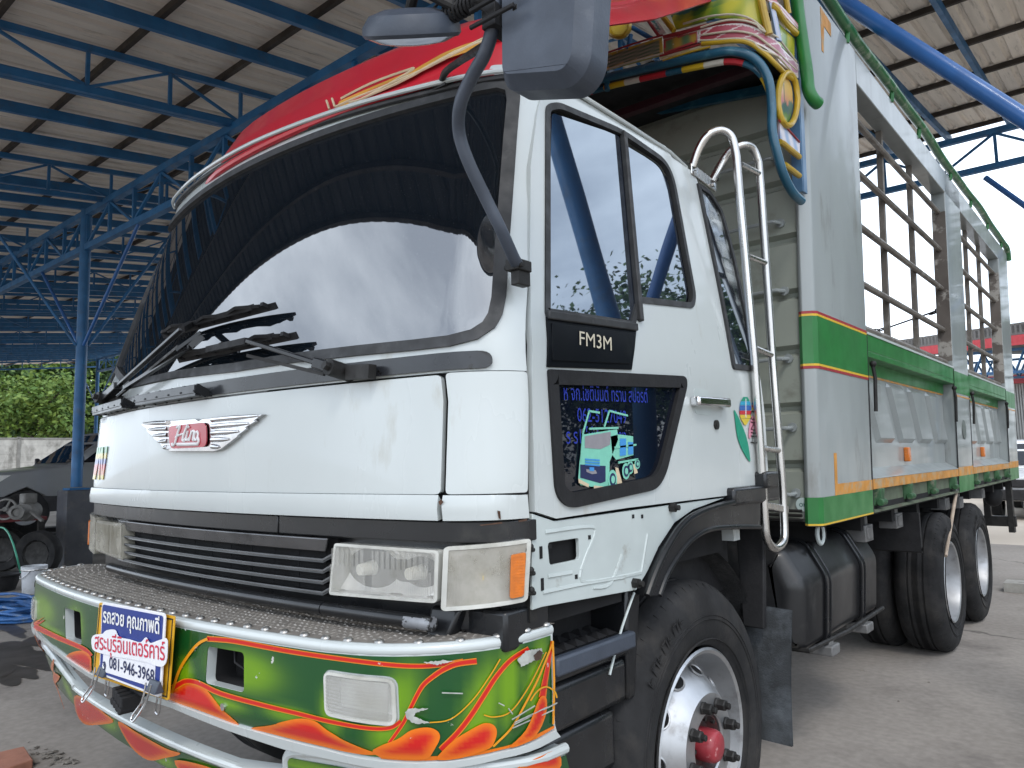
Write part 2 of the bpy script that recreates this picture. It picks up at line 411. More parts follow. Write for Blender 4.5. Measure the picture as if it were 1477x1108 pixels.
for y in [EAVE0+.1, -1.0, .0, 1.0, 2.1, 3.3, 4.5, 5.7, 7.2, 8.7, 10.2, 11.8, 13.25, 14.9, 16.4]:
    b = MB(); z = ROOF(y)-.045
    b.box((XL, y-.025, z-.04), (XR, y+.025, z+.04))
    b.build('purlin', M['purlin'], shed, smooth=False)
def ytruss(x, y0, y1, d, chord=.062, web=.038, stp=.86):
    b = MB(); t = lambda y: ROOF(y)-.13
    b.bar((x,y0,t(y0)), (x,y1,t(y1)), chord, .075); b.bar((x,y0,t(y0)-d), (x,y1,t(y1)-d), chord, .075)
    n = int((y1-y0)/stp)
    for i in range(n+1):
        y = y0+(y1-y0)*i/n
        b.bar((x,y,t(y)-d+.045), (x,y,t(y)-.045), web, web, (1,0,0))
        if i < n:
            yb = y0+(y1-y0)*(i+1)/n
            if i % 2: b.bar((x,y+.03,t(y)-d+.05), (x,yb-.03,t(yb)-.05), web*.8, web*.8, (1,0,0))
            else: b.bar((x,y+.03,t(y)-.05), (x,yb-.03,t(yb)-d+.05), web*.8, web*.8, (1,0,0))
    return b
def xgirder(x0, x1, y, zt, d, chord=.1, web=.05, stp=.85):
    b = MB(); b.bar((x0,y,zt), (x1,y,zt), chord, chord); b.bar((x0,y,zt-d), (x1,y,zt-d), chord, chord)
    n = int((x1-x0)/stp)
    for i in range(n+1):
        x = x0+(x1-x0)*i/n
        b.bar((x,y,zt-d+.05), (x,y,zt-.05), web, web, (0,1,0))
        if i < n:
            xb = x0+(x1-x0)*(i+1)/n
            b.bar((x+.03,y,zt-(.05 if i % 2 else d-.05)), (xb-.03,y,zt-(d-.05 if i % 2 else .05)), web*.8, web*.8, (0,1,0))
    return b
for i in range(11): ytruss(-2-4*i, .25, EAVE1-.1, .48).build('truss', M['shed_blue'], shed, smooth=False)
for i in range(46):
    x = 3-i
    if (x+2) % 4 == 0: continue
    b = MB(); b.bar((x,.2,ROOF(.2)-.175), (x,EAVE1-.1,ROOF(EAVE1-.1)-.175), .06, .14)
    b.build('rafter', M['shed_blue'], shed, smooth=False)
GY = 4.68
cx_list = [2.75, -10.75, -24.25, -37.75]
for x0, x1 in zip(cx_list[1:], cx_list):
    for y, zt, d in ((GY, 5.80, .60), (15., 7.05, .62)):
        xgirder(x0+.08, x1-.08, y, zt, d).build('girder', M['shed_blue'], shed, smooth=False)
M['plinth'] = mat('grey_painted_concrete', (.085,.088,.10), .6, noise=.2, nscale=4, dirt=(.13,.12,.11), dscale=5)
for x in cx_list:
    for y, zt in ((GY, 5.86), (15., 7.1)):
        b = MB(); b.tube([(x,y,1.25),(x,y,zt)], .085, 20); b.box((x-.15,y-.15,1.205),(x+.15,y+.15,1.235))
        c = b.build('column', M['shed_blue'], shed)
        b = MB(); b.box((x-.21,y-.21,-.01), (x+.21,y+.21,1.2)); b.build('plinth', M['plinth'], c, bevel=.015)
        for s in (-1, 1):
            b = MB(); b.tube([(x+s*.09,y,zt-(3.20 if x > 0 else 2.30)), (x+s*2.05,y,zt-(.83 if x > 0 else .68))], .028 if x < 0 else .048, 12)
            b.build('knee_brace', M['pipe_blue'], c)
            if x < 0 and y == GY:
                b = MB(); b.tube([(x,y+s*.09,zt-2.3), (x,y+s*1.6,ROOF(y+s*1.6)-.6)], .024, 10); b.build('knee_brace', M['shed_blue'], c)

# ---- far side: boundary wall and trees behind it
M['block'] = mat('weathered_white_block_wall', (.42,.41,.38), .85, noise=.25, nscale=2, stretch=(1,1,.6), dirt=(.16,.155,.14), dscale=1.4, dlo=.48, dhi=.68)
M['coping'] = mat('grey_concrete_coping', (.22,.215,.20), .85, noise=.3, nscale=3)
A = pt(-60, 631, z=3.9); Bq = pt(330, 633, z=3.9)
dv = (Bq-A).normalized(); nn = V(-dv.y, dv.x, 0)
wl = empty('boundary_wall', (A.x, A.y, 0), 'weathered white block boundary wall in front of the trees', 'wall')
b = MB(); b.hexa([A*1-V(0,0,3.9)-nn*.08, Bq-V(0,0,Bq.z)-nn*.08, Bq-V(0,0,Bq.z)+nn*.08, A-V(0,0,3.9)+nn*.08], [A-nn*.08-V(0,0,.12), Bq-nn*.08-V(0,0,.12), Bq+nn*.08-V(0,0,.12), A+nn*.08-V(0,0,.12)])
b.build('wall_panel', M['block'], wl, smooth=False)
b = MB(); b.bar(A-V(0,0,.059), Bq-V(0,0,.059), .26, .12); b.build('coping', M['coping'], wl, smooth=False, bevel=.01)
n = int((Bq-A).length/3.6)
for i in range(n+1):
    c = A+dv*3.6*i
    b = MB(); b.hexa([c-V(0,0,3.9)+dv*p-nn*q for p, q in ((-.11,-.13),(.11,-.13),(.11,.13),(-.11,.13))], [c-V(0,0,-.06)+dv*p-nn*q for p, q in ((-.11,-.13),(.11,-.13),(.11,.13),(-.11,.13))])
    b.build('pier', M['coping'], wl, smooth=False)
for q in (1.5, 2.1, 2.7, 3.3):
    b = MB(); b.bar(A+dv*.2-V(0,0,3.9-q)-nn*.081, Bq-V(0,0,3.9-q)-nn*.081, .012, .012); b.build('joint', M['coping'], wl, smooth=False)

def leaf_mats(nm, a, c):
    m = mat(nm, a, .55, col2=c, nscale=1.1, lo=.35, hi=.65, detail=4)
    return m
M['leafdark'] = leaf_mats('dark_foliage', (.018,.045,.012), (.05,.11,.022))
M['leaflight'] = leaf_mats('yellow_green_foliage', (.13,.19,.02), (.06,.13,.02))
M['leafmid'] = leaf_mats('green_foliage', (.03,.075,.015), (.075,.13,.03))
M['bark'] = mat('bark', (.11,.085,.065), .9, noise=.4, nscale=9, bump=.5, bscale=18)
def make_tree(name, loc, h, cr, leafm, seed, label, group=None, nleaf=2600, ls=.16, trunk_r=.13, base=.3):
    r = random.Random(seed); L0 = Vector(loc)
    root = empty(name, L0, label, 'tree', group)
    tb = MB(); tips = []
    top = L0+V(r.uniform(-.3,.3), r.uniform(-.3,.3), h*.62)
    tr = smoothline([L0-V(0,0,.05), L0+V(r.uniform(-.1,.1), r.uniform(-.1,.1), h*.25), L0.lerp(top,.7)+V(r.uniform(-.2,.2),0,0), top], 4)
    tb.tube(tr, [trunk_r*(1-.75*i/len(tr)) for i in range(len(tr))], 9)
    for i in range(11):
        t = base+(.97-base)*i/10; k = tr[min(int(t*len(tr)), len(tr)-1)]
        a = i*2.4+r.uniform(-.5,.5); ln = cr*(.55+.5*r.random())
        e = k+V(math.cos(a)*ln, math.sin(a)*ln, h*(.08+.2*r.random()))
        md = k.lerp(e,.5)+V(0,0,.1*ln)
        tb.tube(smoothline([k, md, e], 3), [trunk_r*.4, trunk_r*.35, trunk_r*.3, trunk_r*.25, trunk_r*.2, trunk_r*.15, trunk_r*.08][:7], 6)
        tips += [e, md, md.lerp(e,.6)]
    tips.append(top+V(0,0,h*.2)); tips.append(top+V(.3,.2,h*.28))
    tb.build('trunk', M['bark'], root)
    lb = MB()
    clumps = []
    for e in tips:
        for _ in range(4): clumps.append((e+V(r.gauss(0,cr*.22), r.gauss(0,cr*.22), r.gauss(0,h*.06)), cr*r.uniform(.12,.27)))
    for i in range(nleaf):
        c, rr = clumps[r.randrange(len(clumps))]
        p = c+V(r.gauss(0,1), r.gauss(0,1), r.gauss(0,.75))*rr
        d = V(r.gauss(0,1), r.gauss(0,1), r.gauss(0,.6)-.3).normalized(); q = d.cross(V(r.gauss(0,1), r.gauss(0,1), r.gauss(0,1))).normalized()
        s = ls*r.uniform(.6,1.3)
        lb.add([p, p+d*s*.5+q*s*.28, p+d*s, p+d*s*.5-q*s*.28], [(0,1,2,3)])
    lb.build('crown', leafm, root, smooth=False, fix=False)
    return root
def back(px, d, z=0):       # ground point in the direction of a picture column, d metres away
    r = sight(px, 680); r.z = 0; r.normalize(); return V(EYE.x+r.x*d, EYE.y+r.y*d, z)
make_tree('leafy_tree', back(56,71), 10.6, 3.6, M['leaflight'], 3, 'yellow green young tree rising just behind the white wall', nleaf=5200, ls=.42, trunk_r=.18, base=.40)
for i, (px, d, h, cr) in enumerate(((-25,80,15.,6.),(30,84,16.,6.5),(98,80,15.,6.),(150,86,16.,6.5))):
    make_tree('dark_tree', back(px,d), h, cr, M['leafdark'], 20+i, 'dark green tree in the dense row far behind the wall', 'dark trees behind the wall', nleaf=8000, ls=.6, base=.06)
# ================================================================== THE TRUCK: surfaces of the cab
def lerp(a, b, t): return a+(b-a)*t
def interp(x, T):
    if x <= T[0][0]: return T[0][1]
    for (a, p), (b, q) in zip(T, T[1:]):
        if x <= b: return p+(q-p)*(x-a)/(b-a)
    return T[-1][1]
def xs(z): return interp(z, [(1.2,1.262),(1.85,1.262),(2.75,1.135),(2.9,1.10)])          # half width of the cab
def planpt(s, w, cr, y0, k, dyc):       # front of a body seen from above: bowed middle, rounded corner, straight side
    a = abs(s); sg = 1 if s >= 0 else -1; xc = w-cr; q = cr*math.pi/2*.5+dyc*.5+.0001
    if a <= xc: return sg*a, y0+k*a*a
    t = (a-xc)/q
    if t <= 1:
        th = t*math.pi/2
        x = xc+cr*math.sin(th); return sg*x, y0+k*x*x+dyc*(1-math.cos(th))
    return sg*w, y0+k*w*w+dyc+(a-xc-q)
def Fr(s, z):
    y0 = interp(z, [(1.30,1.30),(1.385,1.30),(1.46,1.285),(1.86,1.27),(2.75,1.50),(2.9,1.60)])
    k = interp(z, [(1.38,.065),(1.86,.10),(2.75,.15)])
    dyc = interp(z, [(1.38,.15),(1.86,.12),(2.75,.09)])
    x, y = planpt(s, xs(z) if s > 0 else interp(z, [(1.2,1.335),(1.8,1.33),(2.2,1.25),(2.75,1.08)]), interp(z, [(1.7,.20),(1.95,.13)]) if s > 0 else .15, y0, k, dyc)
    sh = .06*max(0, min(1, (z-1.9)/.8))*max(0, 1-x)/2*1.3
    return V(x, y, z+sh)
def Sd(y, z): return V(xs(z), y, z)
def Bp(s, z):                            # bumper face
    x, y = planpt(s, 1.255, .33, 1.088, .10, .27) if s > 0 else planpt(s, 1.42, .24, 1.088, .075, .2)
    y += .028*x
    if z < .86: y += (.86-z)*.35
    z += max(-1, min(1, (z-.95)/.11))*.016*max(0, min(1, (s-.85)/.45)) if z > .8 else -.016*max(0, min(1, (s-.85)/.45))
    return V(x, y, z)
def tr(f, P, g=(0,1.6)):
    o = []; g0 = g
    for p in P:
        q = onsurf(f, p[0], p[1], g); e = prj(f(*q))
        if abs(e[0]-p[0])+abs(e[1]-p[1]) > 1.5: q = onsurf(f, p[0], p[1], g0)
        else: g = q
        o.append(q)
    return o
#BUILD
# ================================================================== THE TRUCK: cab
T = empty('cargo_truck', (0, 6, 0), 'white three axle cargo truck with red roof fairing and painted green bumper', 'truck')
def part(mb, name, m, parent=None, **k): return mb.build(name, m, parent or T, **k)
def inset(poly, d):                       # move a 2D outline inwards
    P = [Vector(p) for p in poly]; k = len(P); o = []
    ar = sum(P[i-1].x*P[i].y-P[i].x*P[i-1].y for i in range(k)); sg = 1 if ar > 0 else -1
    for i in range(k):
        a, b, c = P[i-1], P[i], P[(i+1) % k]
        n1 = V(-(b-a).y, (b-a).x); n2 = V(-(c-b).y, (c-b).x)
        n1 = n1.normalized() if n1.length > 1e-9 else n1; n2 = n2.normalized() if n2.length > 1e-9 else n2
        n = n1+n2
        if n.length < 1e-6: n = n1
        n = n.normalized(); q = max(.4, n.dot(n1)); o.append(b+n*sg*d/q)
    return o
def band(mb, f, u0, u1, v0, v1, step=.05, th=.006, off=0., m=0): return mb.patch([(u0,v0),(u1,v0),(u1,v1),(u0,v1)], f, (), step, th, off, m)

DT = [(1.1,1.272),(1.38,1.272)]+[(q[1],q[0]) for q in tr(Fr, [(762,640),(760,540),(759,470),(762,400),(764,350),(767,300),(770,250),(774,200),(778,152)], (1.2,1.6))]
DT = sorted(DT)
DOORS = lambda z: interp(z, DT)
LEFTS = -1.30
# cab shell: pillars round the windshield, roof, back, far side
gb = tr(Fr, [(339,534),(430,520),(520,510),(596,503),(649,497),(687,487),(710,472),(720,455),(725,430)], (.3,1.87)); gr0 = tr(Fr, [(730,350),(736,270),(741,200),(744,140)], (1.12,2.1))
zt_ = 2.70; gs = gr0[-1][0]
glass_o = [V(*p) for p in rounded([(-gs,zt_),(-1.10,2.50),(-1.137,2.26),(-1.15,1.885)], [.07,.3,.3,.10], 5)]+[V(-.7,1.872),V(-.2,1.868)]+[V(*p) for p in gb]+[V(*p) for p in gr0[:-1]]+[V(gs+.004,2.64),V(gs-.008,2.68),V(gs-.04,2.698)]
b = MB()
zs = [1.775+i*.1005 for i in range(11)]
outer = [(LEFTS,1.775)]+[(DOORS(z),z) for z in zs]+[(LEFTS+.12,2.78)]
b.patch(outer, Fr, [glass_o], .05, .03)
shell = part(b, 'cab_shell', M['white'])
b = MB()      # roof skin: from the windshield header back, curved down to the gutter
for sg in (1,):
    rows = []
    for i in range(13):
        y = lerp(1.66, 2.86, i/12); hw = 1.13
        row = []
        for j in range(21):
            x = -hw+2*hw*j/20; yy = y+(.15*x*x if i == 0 else .15*x*x*(1-i/12)); row.append((x, yy, 2.765+.10*(1-abs(x/hw)**4)*min(1, i/2)))
        rows.append(row)
    b.add([p for r in rows for p in r], [(i*21+j, i*21+j+1, (i+1)*21+j+1, (i+1)*21+j) for i in range(12) for j in range(20)])
part(b, 'cab_roof', M['white'])
b = MB(); b.tube(smoothline([Fr(s,2.714)+V(0,-.012,0) for s in (-1.04,-.9,-.5,0,.5,.9,1.05,1.08)],5), .010, 8)
part(b, 'rain_gutter', M['seal'])
b = MB(); b.tube(smoothline([Fr(s,2.728)+V(0,-.034,0) for s in (-1.02,-.9,-.5,0,.5,.9,1.06,1.11)],5)+[V(1.150,1.9,2.755),V(1.145,2.3,2.757),V(1.14,2.62,2.755),V(1.13,2.78,2.74)], .008, 8)
part(b, 'header_trim', M['white'])
b = MB(); b.hexa([(-1.24,2.86,1.2),(1.22,2.86,1.2),(1.22,2.92,1.2),(-1.24,2.92,1.2)],[(-1.24,2.86,1.85),(1.22,2.86,1.85),(1.22,2.92,1.85),(-1.24,2.92,1.85)]); b.hexa([(-1.2,2.86,1.86),(1.2,2.86,1.86),(1.2,2.92,1.86),(-1.2,2.92,1.86)],[(-1.08,2.80,2.74),(1.08,2.80,2.74),(1.08,2.86,2.74),(-1.08,2.86,2.74)]); b.hexa([(-1.28,1.6,1.1),(-1.24,1.6,1.1),(-1.24,2.9,1.1),(-1.28,2.9,1.1)], [(-1.16,1.75,2.74),(-1.12,1.75,2.74),(-1.12,2.8,2.74),(-1.16,2.8,2.74)])
part(b, 'back_wall', M['white'])
b = MB(); b.box((-1.2,1.62,1.16),(1.18,2.84,1.86)); b.hexa([(-1.2,1.62,1.86),(1.18,1.62,1.86),(1.18,2.84,1.86),(-1.2,2.84,1.86)], [(-1.05,1.75,2.7),(1.05,1.75,2.7),(1.05,2.74,2.7),(-1.05,2.74,2.7)])  # solid black box added inside the cab to block light
part(b, 'cab_light_block', M['void'], smooth=False)
# windshield
b = MB(); gi = inset(glass_o, .016); b.patch(gi, Fr, (), .06, .005, -.006)
ws = part(b, 'windshield', M['windshield'])
b = MB(); b.patch(inset(glass_o, -.006), Fr, [inset(glass_o, .022)], .04, .02, .009)
part(b, 'rubber_seal', M['seal'], ws, bevel=.005)
# front panel (tilting) and corner panels
GAP = 1.088
b = MB(); b.patch(rounded([(LEFTS,1.455),(GAP,1.455),(GAP,1.768),(LEFTS,1.768)], .012, 3), Fr, (), .05, .02, .008)
b.patch([(LEFTS,1.388),(GAP,1.388),(GAP,1.450),(LEFTS,1.450)], lambda s, z: Fr(s, z)+V(0, -.020*min(1, max(0, (1.462-z)/.02)), 0), (), .03, .03, .006)
hood = part(b, 'front_panel', M['white'], bevel=.006)
b = MB(); b.patch(rounded([(GAP+.010,1.455),(DOORS(1.45)-.004,1.455),(DOORS(1.8)-.004,1.772),(GAP+.010,1.772)], .01, 3), Fr, (), .03, .02, .008)
b.patch([(GAP+.010,1.388),(DOORS(1.39)-.004,1.388),(DOORS(1.45)-.004,1.449),(GAP+.010,1.449)], lambda s, z: Fr(s, z)+V(0, -.020*min(1, max(0, (1.462-z)/.02))*max(0, min(1, (1.25-s)/.03)), 0), (), .02, .03, .006)
part(b, 'corner_panel', M['white'], bevel=.005)
b = MB(); band(b, Fr, GAP-.02, GAP+.03, 1.38, 1.80, .04, .004, -.016); band(b, Fr, 1.20, 1.31, 1.12, 1.80, .03, .004, -.018); band(b, Fr, -1.28, 1.27, 1.755, 1.83, .05, .004, -.02)
part(b, 'shadow_gap', M['void'])
# smoked strip under the windshield
b = MB(); b.patch(rounded([(-1.10,1.780),(1.190,1.780),(1.190,1.827),(-1.10,1.827)], [.01,.026,.026,.01]), Fr, (), .04, .006, .010)
strip = part(b, 'smoked_strip', mat('smoked_plastic_strip', (.022,.024,.028), .2, noise=.3, nscale=9, coat=.1, dirt=(.01,.009,.008), dscale=30, dlo=.6, dhi=.65), bevel=.003)
b = MB(); b.patch([(-1.25,1.762),(.35,1.762),(.42,1.778),(-1.25,1.778)], lambda s, z: Fr(s, z), (), .05, .01, -.004)
for s0 in (-1.08, -.42): 
    P = [Fr(s0,1.785)+V(0,-.03,0), Fr(s0+.5,1.785)+V(0,-.03,0)]
    b.bar(P[0], P[1], .06, .016); b.bar(P[0]+V(0,-.03,.015), P[1]+V(0,-.03,.015), .008, .026)
    for k in range(6): b.bar(P[0].lerp(P[1],k/5)+V(0,.01,0), P[0].lerp(P[1],k/5)+V(0,-.03,.02), .012, .03)
part(b, 'cowl_vent', M['black'], smooth=False)

# winged emblem
em_r = [(215,610),(250,607),(291,604),(296,607),(301,604),(340,601),(388,598),(376,607),(378,608),(363,617),(364,619),(352,628),(352,630),(340,639),(328,648),(318,651),(255,651),(243,645),(240,639),(231,633),(230,630),(221,622),(221,619),(213,613)]
em = tr(Fr, em_r, (-.1,1.65))
def wing(mb, P, off, th): mb.patch(P, Fr, (), .03, th, off)
b = MB(); wing(b, em, .024, .02)
for k in range(5):        # feather ridges, left and right
    t = k/4
    for (a, c) in (((lerp(217,246,t), lerp(611,646,t)), (252, lerp(610,645,t))), ((317, lerp(606,644,t)), (lerp(382,326,t), lerp(600,645,t)))):
        q = tr(Fr, [a, c], (-.1,1.65)); p0, p1 = Fr(*q[0])+V(0,-.027,0), Fr(*q[1])+V(0,-.027,0)
        b.tube([p0, p0.lerp(p1,.5), p1], [.004,.009,.009] if a[0] < 280 else [.009,.009,.004], 8)
emo = part(b, 'winged_emblem', M['chrome'], hood, bevel=.003)
b = MB(); q = rounded(tr(Fr, [(255,615),(310,609),(311,644),(258,647)], (-.05,1.65)), .03); b.patch(q, Fr, (), .03, .004, .032)
part(b, 'red_shield', mat('red_enamel', (.42,.01,.03), .25, noise=.1, coat=.6), hood)
ez = lambda x, y: (100+x*.2709, 560+y*.2709)
strokes = [([(624,212),(640,204),(628,240),(618,275),(612,297),(600,304),(597,292)],5.5), ([(616,262),(636,250),(660,243)],4), ([(683,196),(668,228),(656,262),(655,278),(664,278),(672,266)],5.5),
 ([(682,230),(674,258),(673,274),(681,276),(690,264)],5), ([(686,208),(688,212)],5), ([(702,228),(696,252),(689,280)],5), ([(694,256),(704,234),(712,229),(716,236),(710,260),(709,276),(716,274)],5),
 ([(733,232),(722,238),(717,258),(720,274),(728,274),(735,258),(736,240),(731,233)],5), ([(736,262),(740,282),(735,297)],5), ([(626,299),(660,299),(700,298),(735,297)],6.5)]
b = MB()
for P, w_ in strokes:
    q = [V(*p) for p in tr(Fr, [ez(*p) for p in P], (-.05,1.65))]; q = smoothline(q, 4) if len(q) > 2 else q
    b.tube([Fr(p.x,p.y)+V(0,-.0335,0) for p in q], w_*.00092, 8)
part(b, 'emblem_script', M['txt_white'], hood)
# number and stripes on the far corner of the panel
b = MB(); a0 = (-1.10,1.752); b.text('FM3M', Fr, -1.155, 1.745, .040, off=.012, shear=.2); part(b, 'model_marking', M['txt_black'], hood, smooth=False)
stripe_cols = ((.03,.25,.06),(.55,.42,.02),(.03,.06,.28),(.45,.02,.03),(.50,.12,.02),(.55,.42,.02))
def stripes(u, v, d): return stripe_cols[min(5, max(0, int((1.632-v)/.024)))]
b = MB()
for P in ([(-1.20,1.49),(-1.165,1.49),(-1.135,1.635),(-1.17,1.635)], [(-1.175,1.49),(-1.15,1.49),(-1.085,1.635),(-1.125,1.635)], [(-1.10,1.49),(-1.07,1.49),(-1.07,1.635),(-1.10,1.60)], [(-1.075,1.635),(-1.045,1.50),(-1.02,1.49),(-1.04,1.635)], [(-1.03,1.49),(-1.0,1.49),(-.96,1.635),(-.995,1.635)]):
    b.patch(P, Fr, (), .008, .002, .0125, cf=stripes)
part(b, 'striped_decal', M['airbrush'], hood)

rusty = mat('rust_chip', (.10,.05,.03), .8, noise=.5, nscale=60)
for P, g_ in (([(643,722),(647,719),(650,723),(645,728)],(1.1,1.44)), ([(700,756),(730,752),(731,754),(702,757)],(1.2,1.39)), ([(724,735),(728,736),(729,748),(726,746)],(1.2,1.42)), ([(752,750),(764,747),(764,750),(754,752)],(1.25,1.39))):
    b = MB(); q = tr(Fr, P, g_); b.patch(q, lambda s, z: Fr(s,z)+V(0,-.0205 if z < 1.455 else 0,0), (), .05, .001, .0095); part(b, 'rust_chip', rusty, smooth=False)
# black panel strip, lamps, grille
b = MB(); band(b, Fr, -1.30, .44, 1.330, 1.384, .05, .04, .008); band(b, Fr, .446, 1.288, 1.330, 1.384, .04, .04, .008)
band(b, Fr, -1.30, 1.288, 1.10, 1.328, .06, .02, -.045)
part(b, 'front_lower_panel', M['black'], bevel=.008)
b = MB()
for s0, s1 in ((-.84,.672),(.676,1.05)): b.tube([Fr(lerp(s0,s1,i/14),1.128)+V(0,-.02,0) for i in range(15)], .018, 12)
P = [Fr(s,1.128)+V(0,-.02,0) for s in (1.035,1.06,1.095)]; part(b, 'lower_rail', M['black'])
b = MB(); b.tube([Fr(s,1.126)+V(0,-.022,0) for s in (.99,1.03,1.075)], .0185, 12); part(b, 'rail_end', mat('torn_silver_tape', (.30,.31,.33), .45, .3, noise=.3, nscale=20, dirt=(.02,.02,.02), dscale=22, dlo=.5, dhi=.54))
gr_s = (-.80,.675)
b = MB(); band(b, Fr, -.80,.675,1.15,1.32,.06,.01,-.03); part(b, 'grille_backing', M['void'])
b = MB(); b.patch([(-.775,1.285),(.655,1.285),(.675,1.325),(-.79,1.325)], lambda s, z: Fr(s,z)+V(0,(1.30-z)*.25,0), (), .05, .008, .006)
g = part(b, 'grille', mat('smoked_chrome_grille', (.15,.15,.155), .22, .7, noise=.3, nscale=7, dirt=(.05,.05,.05), dscale=4), bevel=.003)
M['slatgrey'] = mat('dull_grey_slat_edge', (.20,.205,.21), .4, .5, noise=.3, nscale=9)
for k in range(4):
    z = 1.262-.031*k
    b = MB()
    P0 = [Fr(lerp(-.79,.655,i/16),z)+V(0,-.004,0) for i in range(17)]
    P0 += [Fr(.672,z+.008)+V(0,.015,.006)]
    for p, q in zip(P0, P0[1:]): b.hexa([p+V(0,-.004,-.008), p+V(0,.045,-.012), p+V(0,.045,-.004), p+V(0,-.002,.003)], [q+V(0,-.004,-.008), q+V(0,.045,-.012), q+V(0,.045,-.004), q+V(0,-.002,.003)])
    part(b, 'slat', M['black'], g, smooth=False)
    b = MB(); b.tube([p+V(0,-.006,.000) for p in P0], .0036, 6); part(b, 'slat_edge', M['slatgrey'], g)
for k in range(12): 
    s = lerp(-.76,.62,k/11); b = MB(); b.bar(Fr(s,1.155)+V(0,.034,0), Fr(s,1.28)+V(0,.034,0), .008, .01, (0,1,0)); part(b, 'grille_rib', M['void'], g, smooth=False)
M['lens_clear'] = mat('clear_lamp_lens', (.80,.79,.74), .10, coat=.6, noise=.2, nscale=6, dirt=(.5,.48,.40), dscale=8, dlo=.5, dhi=.75, alpha=.15)
M['lens_old'] = mat('yellowed_lamp_lens', (.50,.48,.41), .22, coat=.5, noise=.3, nscale=6, dirt=(.25,.23,.17), dscale=6, dlo=.45, dhi=.7, alpha=.6)
M['reflector'] = mat('lamp_reflector', (.88,.87,.84), .32, .45, noise=.3, nscale=7, bump=.5, bscale=9)
M['bulb'] = mat('bulb_glass', (.6,.58,.5), .1, noise=.1, coat=.5)
def lamp(mirror=False):
    q = (lambda s: -s) if mirror else (lambda s: s)
    H = [(q(s),z) for s, z in ((.690,1.168),(1.078,1.178),(1.083,1.312),(.712,1.314))]
    H = rounded(H, .012); b = MB()
    bowl = [(q(s),z) for s, z in ((.70,1.18),(1.07,1.19),(1.072,1.305),(.722,1.305))]
    b.patch(bowl, lambda s, z: Fr(s,z)+V(0,.012+.055*max(0, 1-((s-q(.80))/.11)**2*.6-((z-1.243)/.06)**2*.6)*1+.05*max(0,1-((s-q(.98))/.1)**2-((z-1.243)/.06)**2),0), (), .012, .003, -.005)
    hl = part(b, 'headlight', M['reflector'])
    b = MB(); b.patch(H, Fr, [inset(H,.008)], .03, .07, .018); part(b, 'lamp_rim', M['lens_old'] if mirror else M['lens'], hl, bevel=.003)
    b = MB(); b.patch(inset(H,.006), Fr, (), .04, .004, .022)
    n = 58                                       # moulded ribs of the lens
    for k in range(n):
        s = lerp(.702,1.072,(k+.5)/n)
        if .845 < s < .87: continue
        z0, z1 = (1.186,1.30) if k % 3 else (1.186,1.255)
        b.tube([Fr(q(s),z0)+V(0,-.0225,0), Fr(q(s),z1)+V(0,-.0225,0)], .0022, 4, cap=False)
    part(b, 'lens', M['lens_old'] if mirror else M['lens_clear'], hl)
    for s, z in ((.80,1.243),(.98,1.243)):
        b = MB(); b.tube([Fr(q(s),z)+V(0,.045,0), Fr(q(s),z)+V(0,-.004,0)], [.022,.016], 12); part(b, 'bulb', M['bulb'], hl)
    C_ = rounded([(q(s),z) for s, z in ((1.087,1.160),(1.250,1.182),(1.262,1.338),(1.094,1.322))], .012)
    b = MB(); b.patch(C_, Fr, (), .02, .004, -.02); t = part(b, 'side_lamp', M['reflector'])
    b = MB(); b.tube([Fr(q(1.16),1.245)+V(0,.015,0), Fr(q(1.16),1.245)+V(0,-.012,0)], [.02,.018], 12); part(b, 'bulb', mat('orange_bulb', (.55,.42,.12), .3, noise=.1), t)
    b = MB(); b.patch(C_, Fr, [inset(C_,.010)], .02, .05, .022); part(b, 'lamp_rim', M['lens_old'] if mirror else M['lens'], t, bevel=.003)
    b = MB(); b.patch(inset(C_,.008), Fr, (), .02, .004, .020)
    for k in range(22):
        s = lerp(1.097,1.195,k/21); b.tube([Fr(q(s),1.18)+V(0,-.0205,0), Fr(q(s),1.30)+V(0,-.0205,0)], .0018, 4, cap=False)
    for z in (1.205,1.235,1.262,1.29): b.tube([Fr(q(lerp(1.10,1.2,k/6)),z)+V(.0,-.0205,0) for k in range(7)], .0016, 4, cap=False)
    part(b, 'lens', M['lens_old'] if mirror else mat('hazy_lamp_lens', (.55,.53,.47), .2, coat=.5, noise=.25, nscale=9, dirt=(.36,.34,.28), dscale=12, dlo=.45, dhi=.7, alpha=.5), t)
    A_ = rounded([(q(s),z) for s, z in ((1.212,1.192),(1.240,1.196),(1.246,1.305),(1.216,1.300))], .006)
    b = MB(); b.patch(A_, Fr, (), .01, .006, .027)
    for k in range(14): 
        z = lerp(1.2,1.295,k/13); b.tube([Fr(q(1.217),z)+V(.024 if not mirror else -.024,-.012,0), Fr(q(1.240),z)+V(.024 if not mirror else -.024,-.012,0)], .0016, 4, cap=False)
    part(b, 'indicator', M['amber'], t)
lamp(); lamp(True)
b = MB()
for z in (1.20,1.25,1.31): b.tube([V(1.268,1.50,z), V(1.268,1.535,z-.004)], .006, 8); b.ball((1.270,1.52,z+.006), .009, 5)
b.box((1.20,1.53,1.12),(1.255,1.56,1.36)); part(b, 'lamp_bracket', M['iron'])

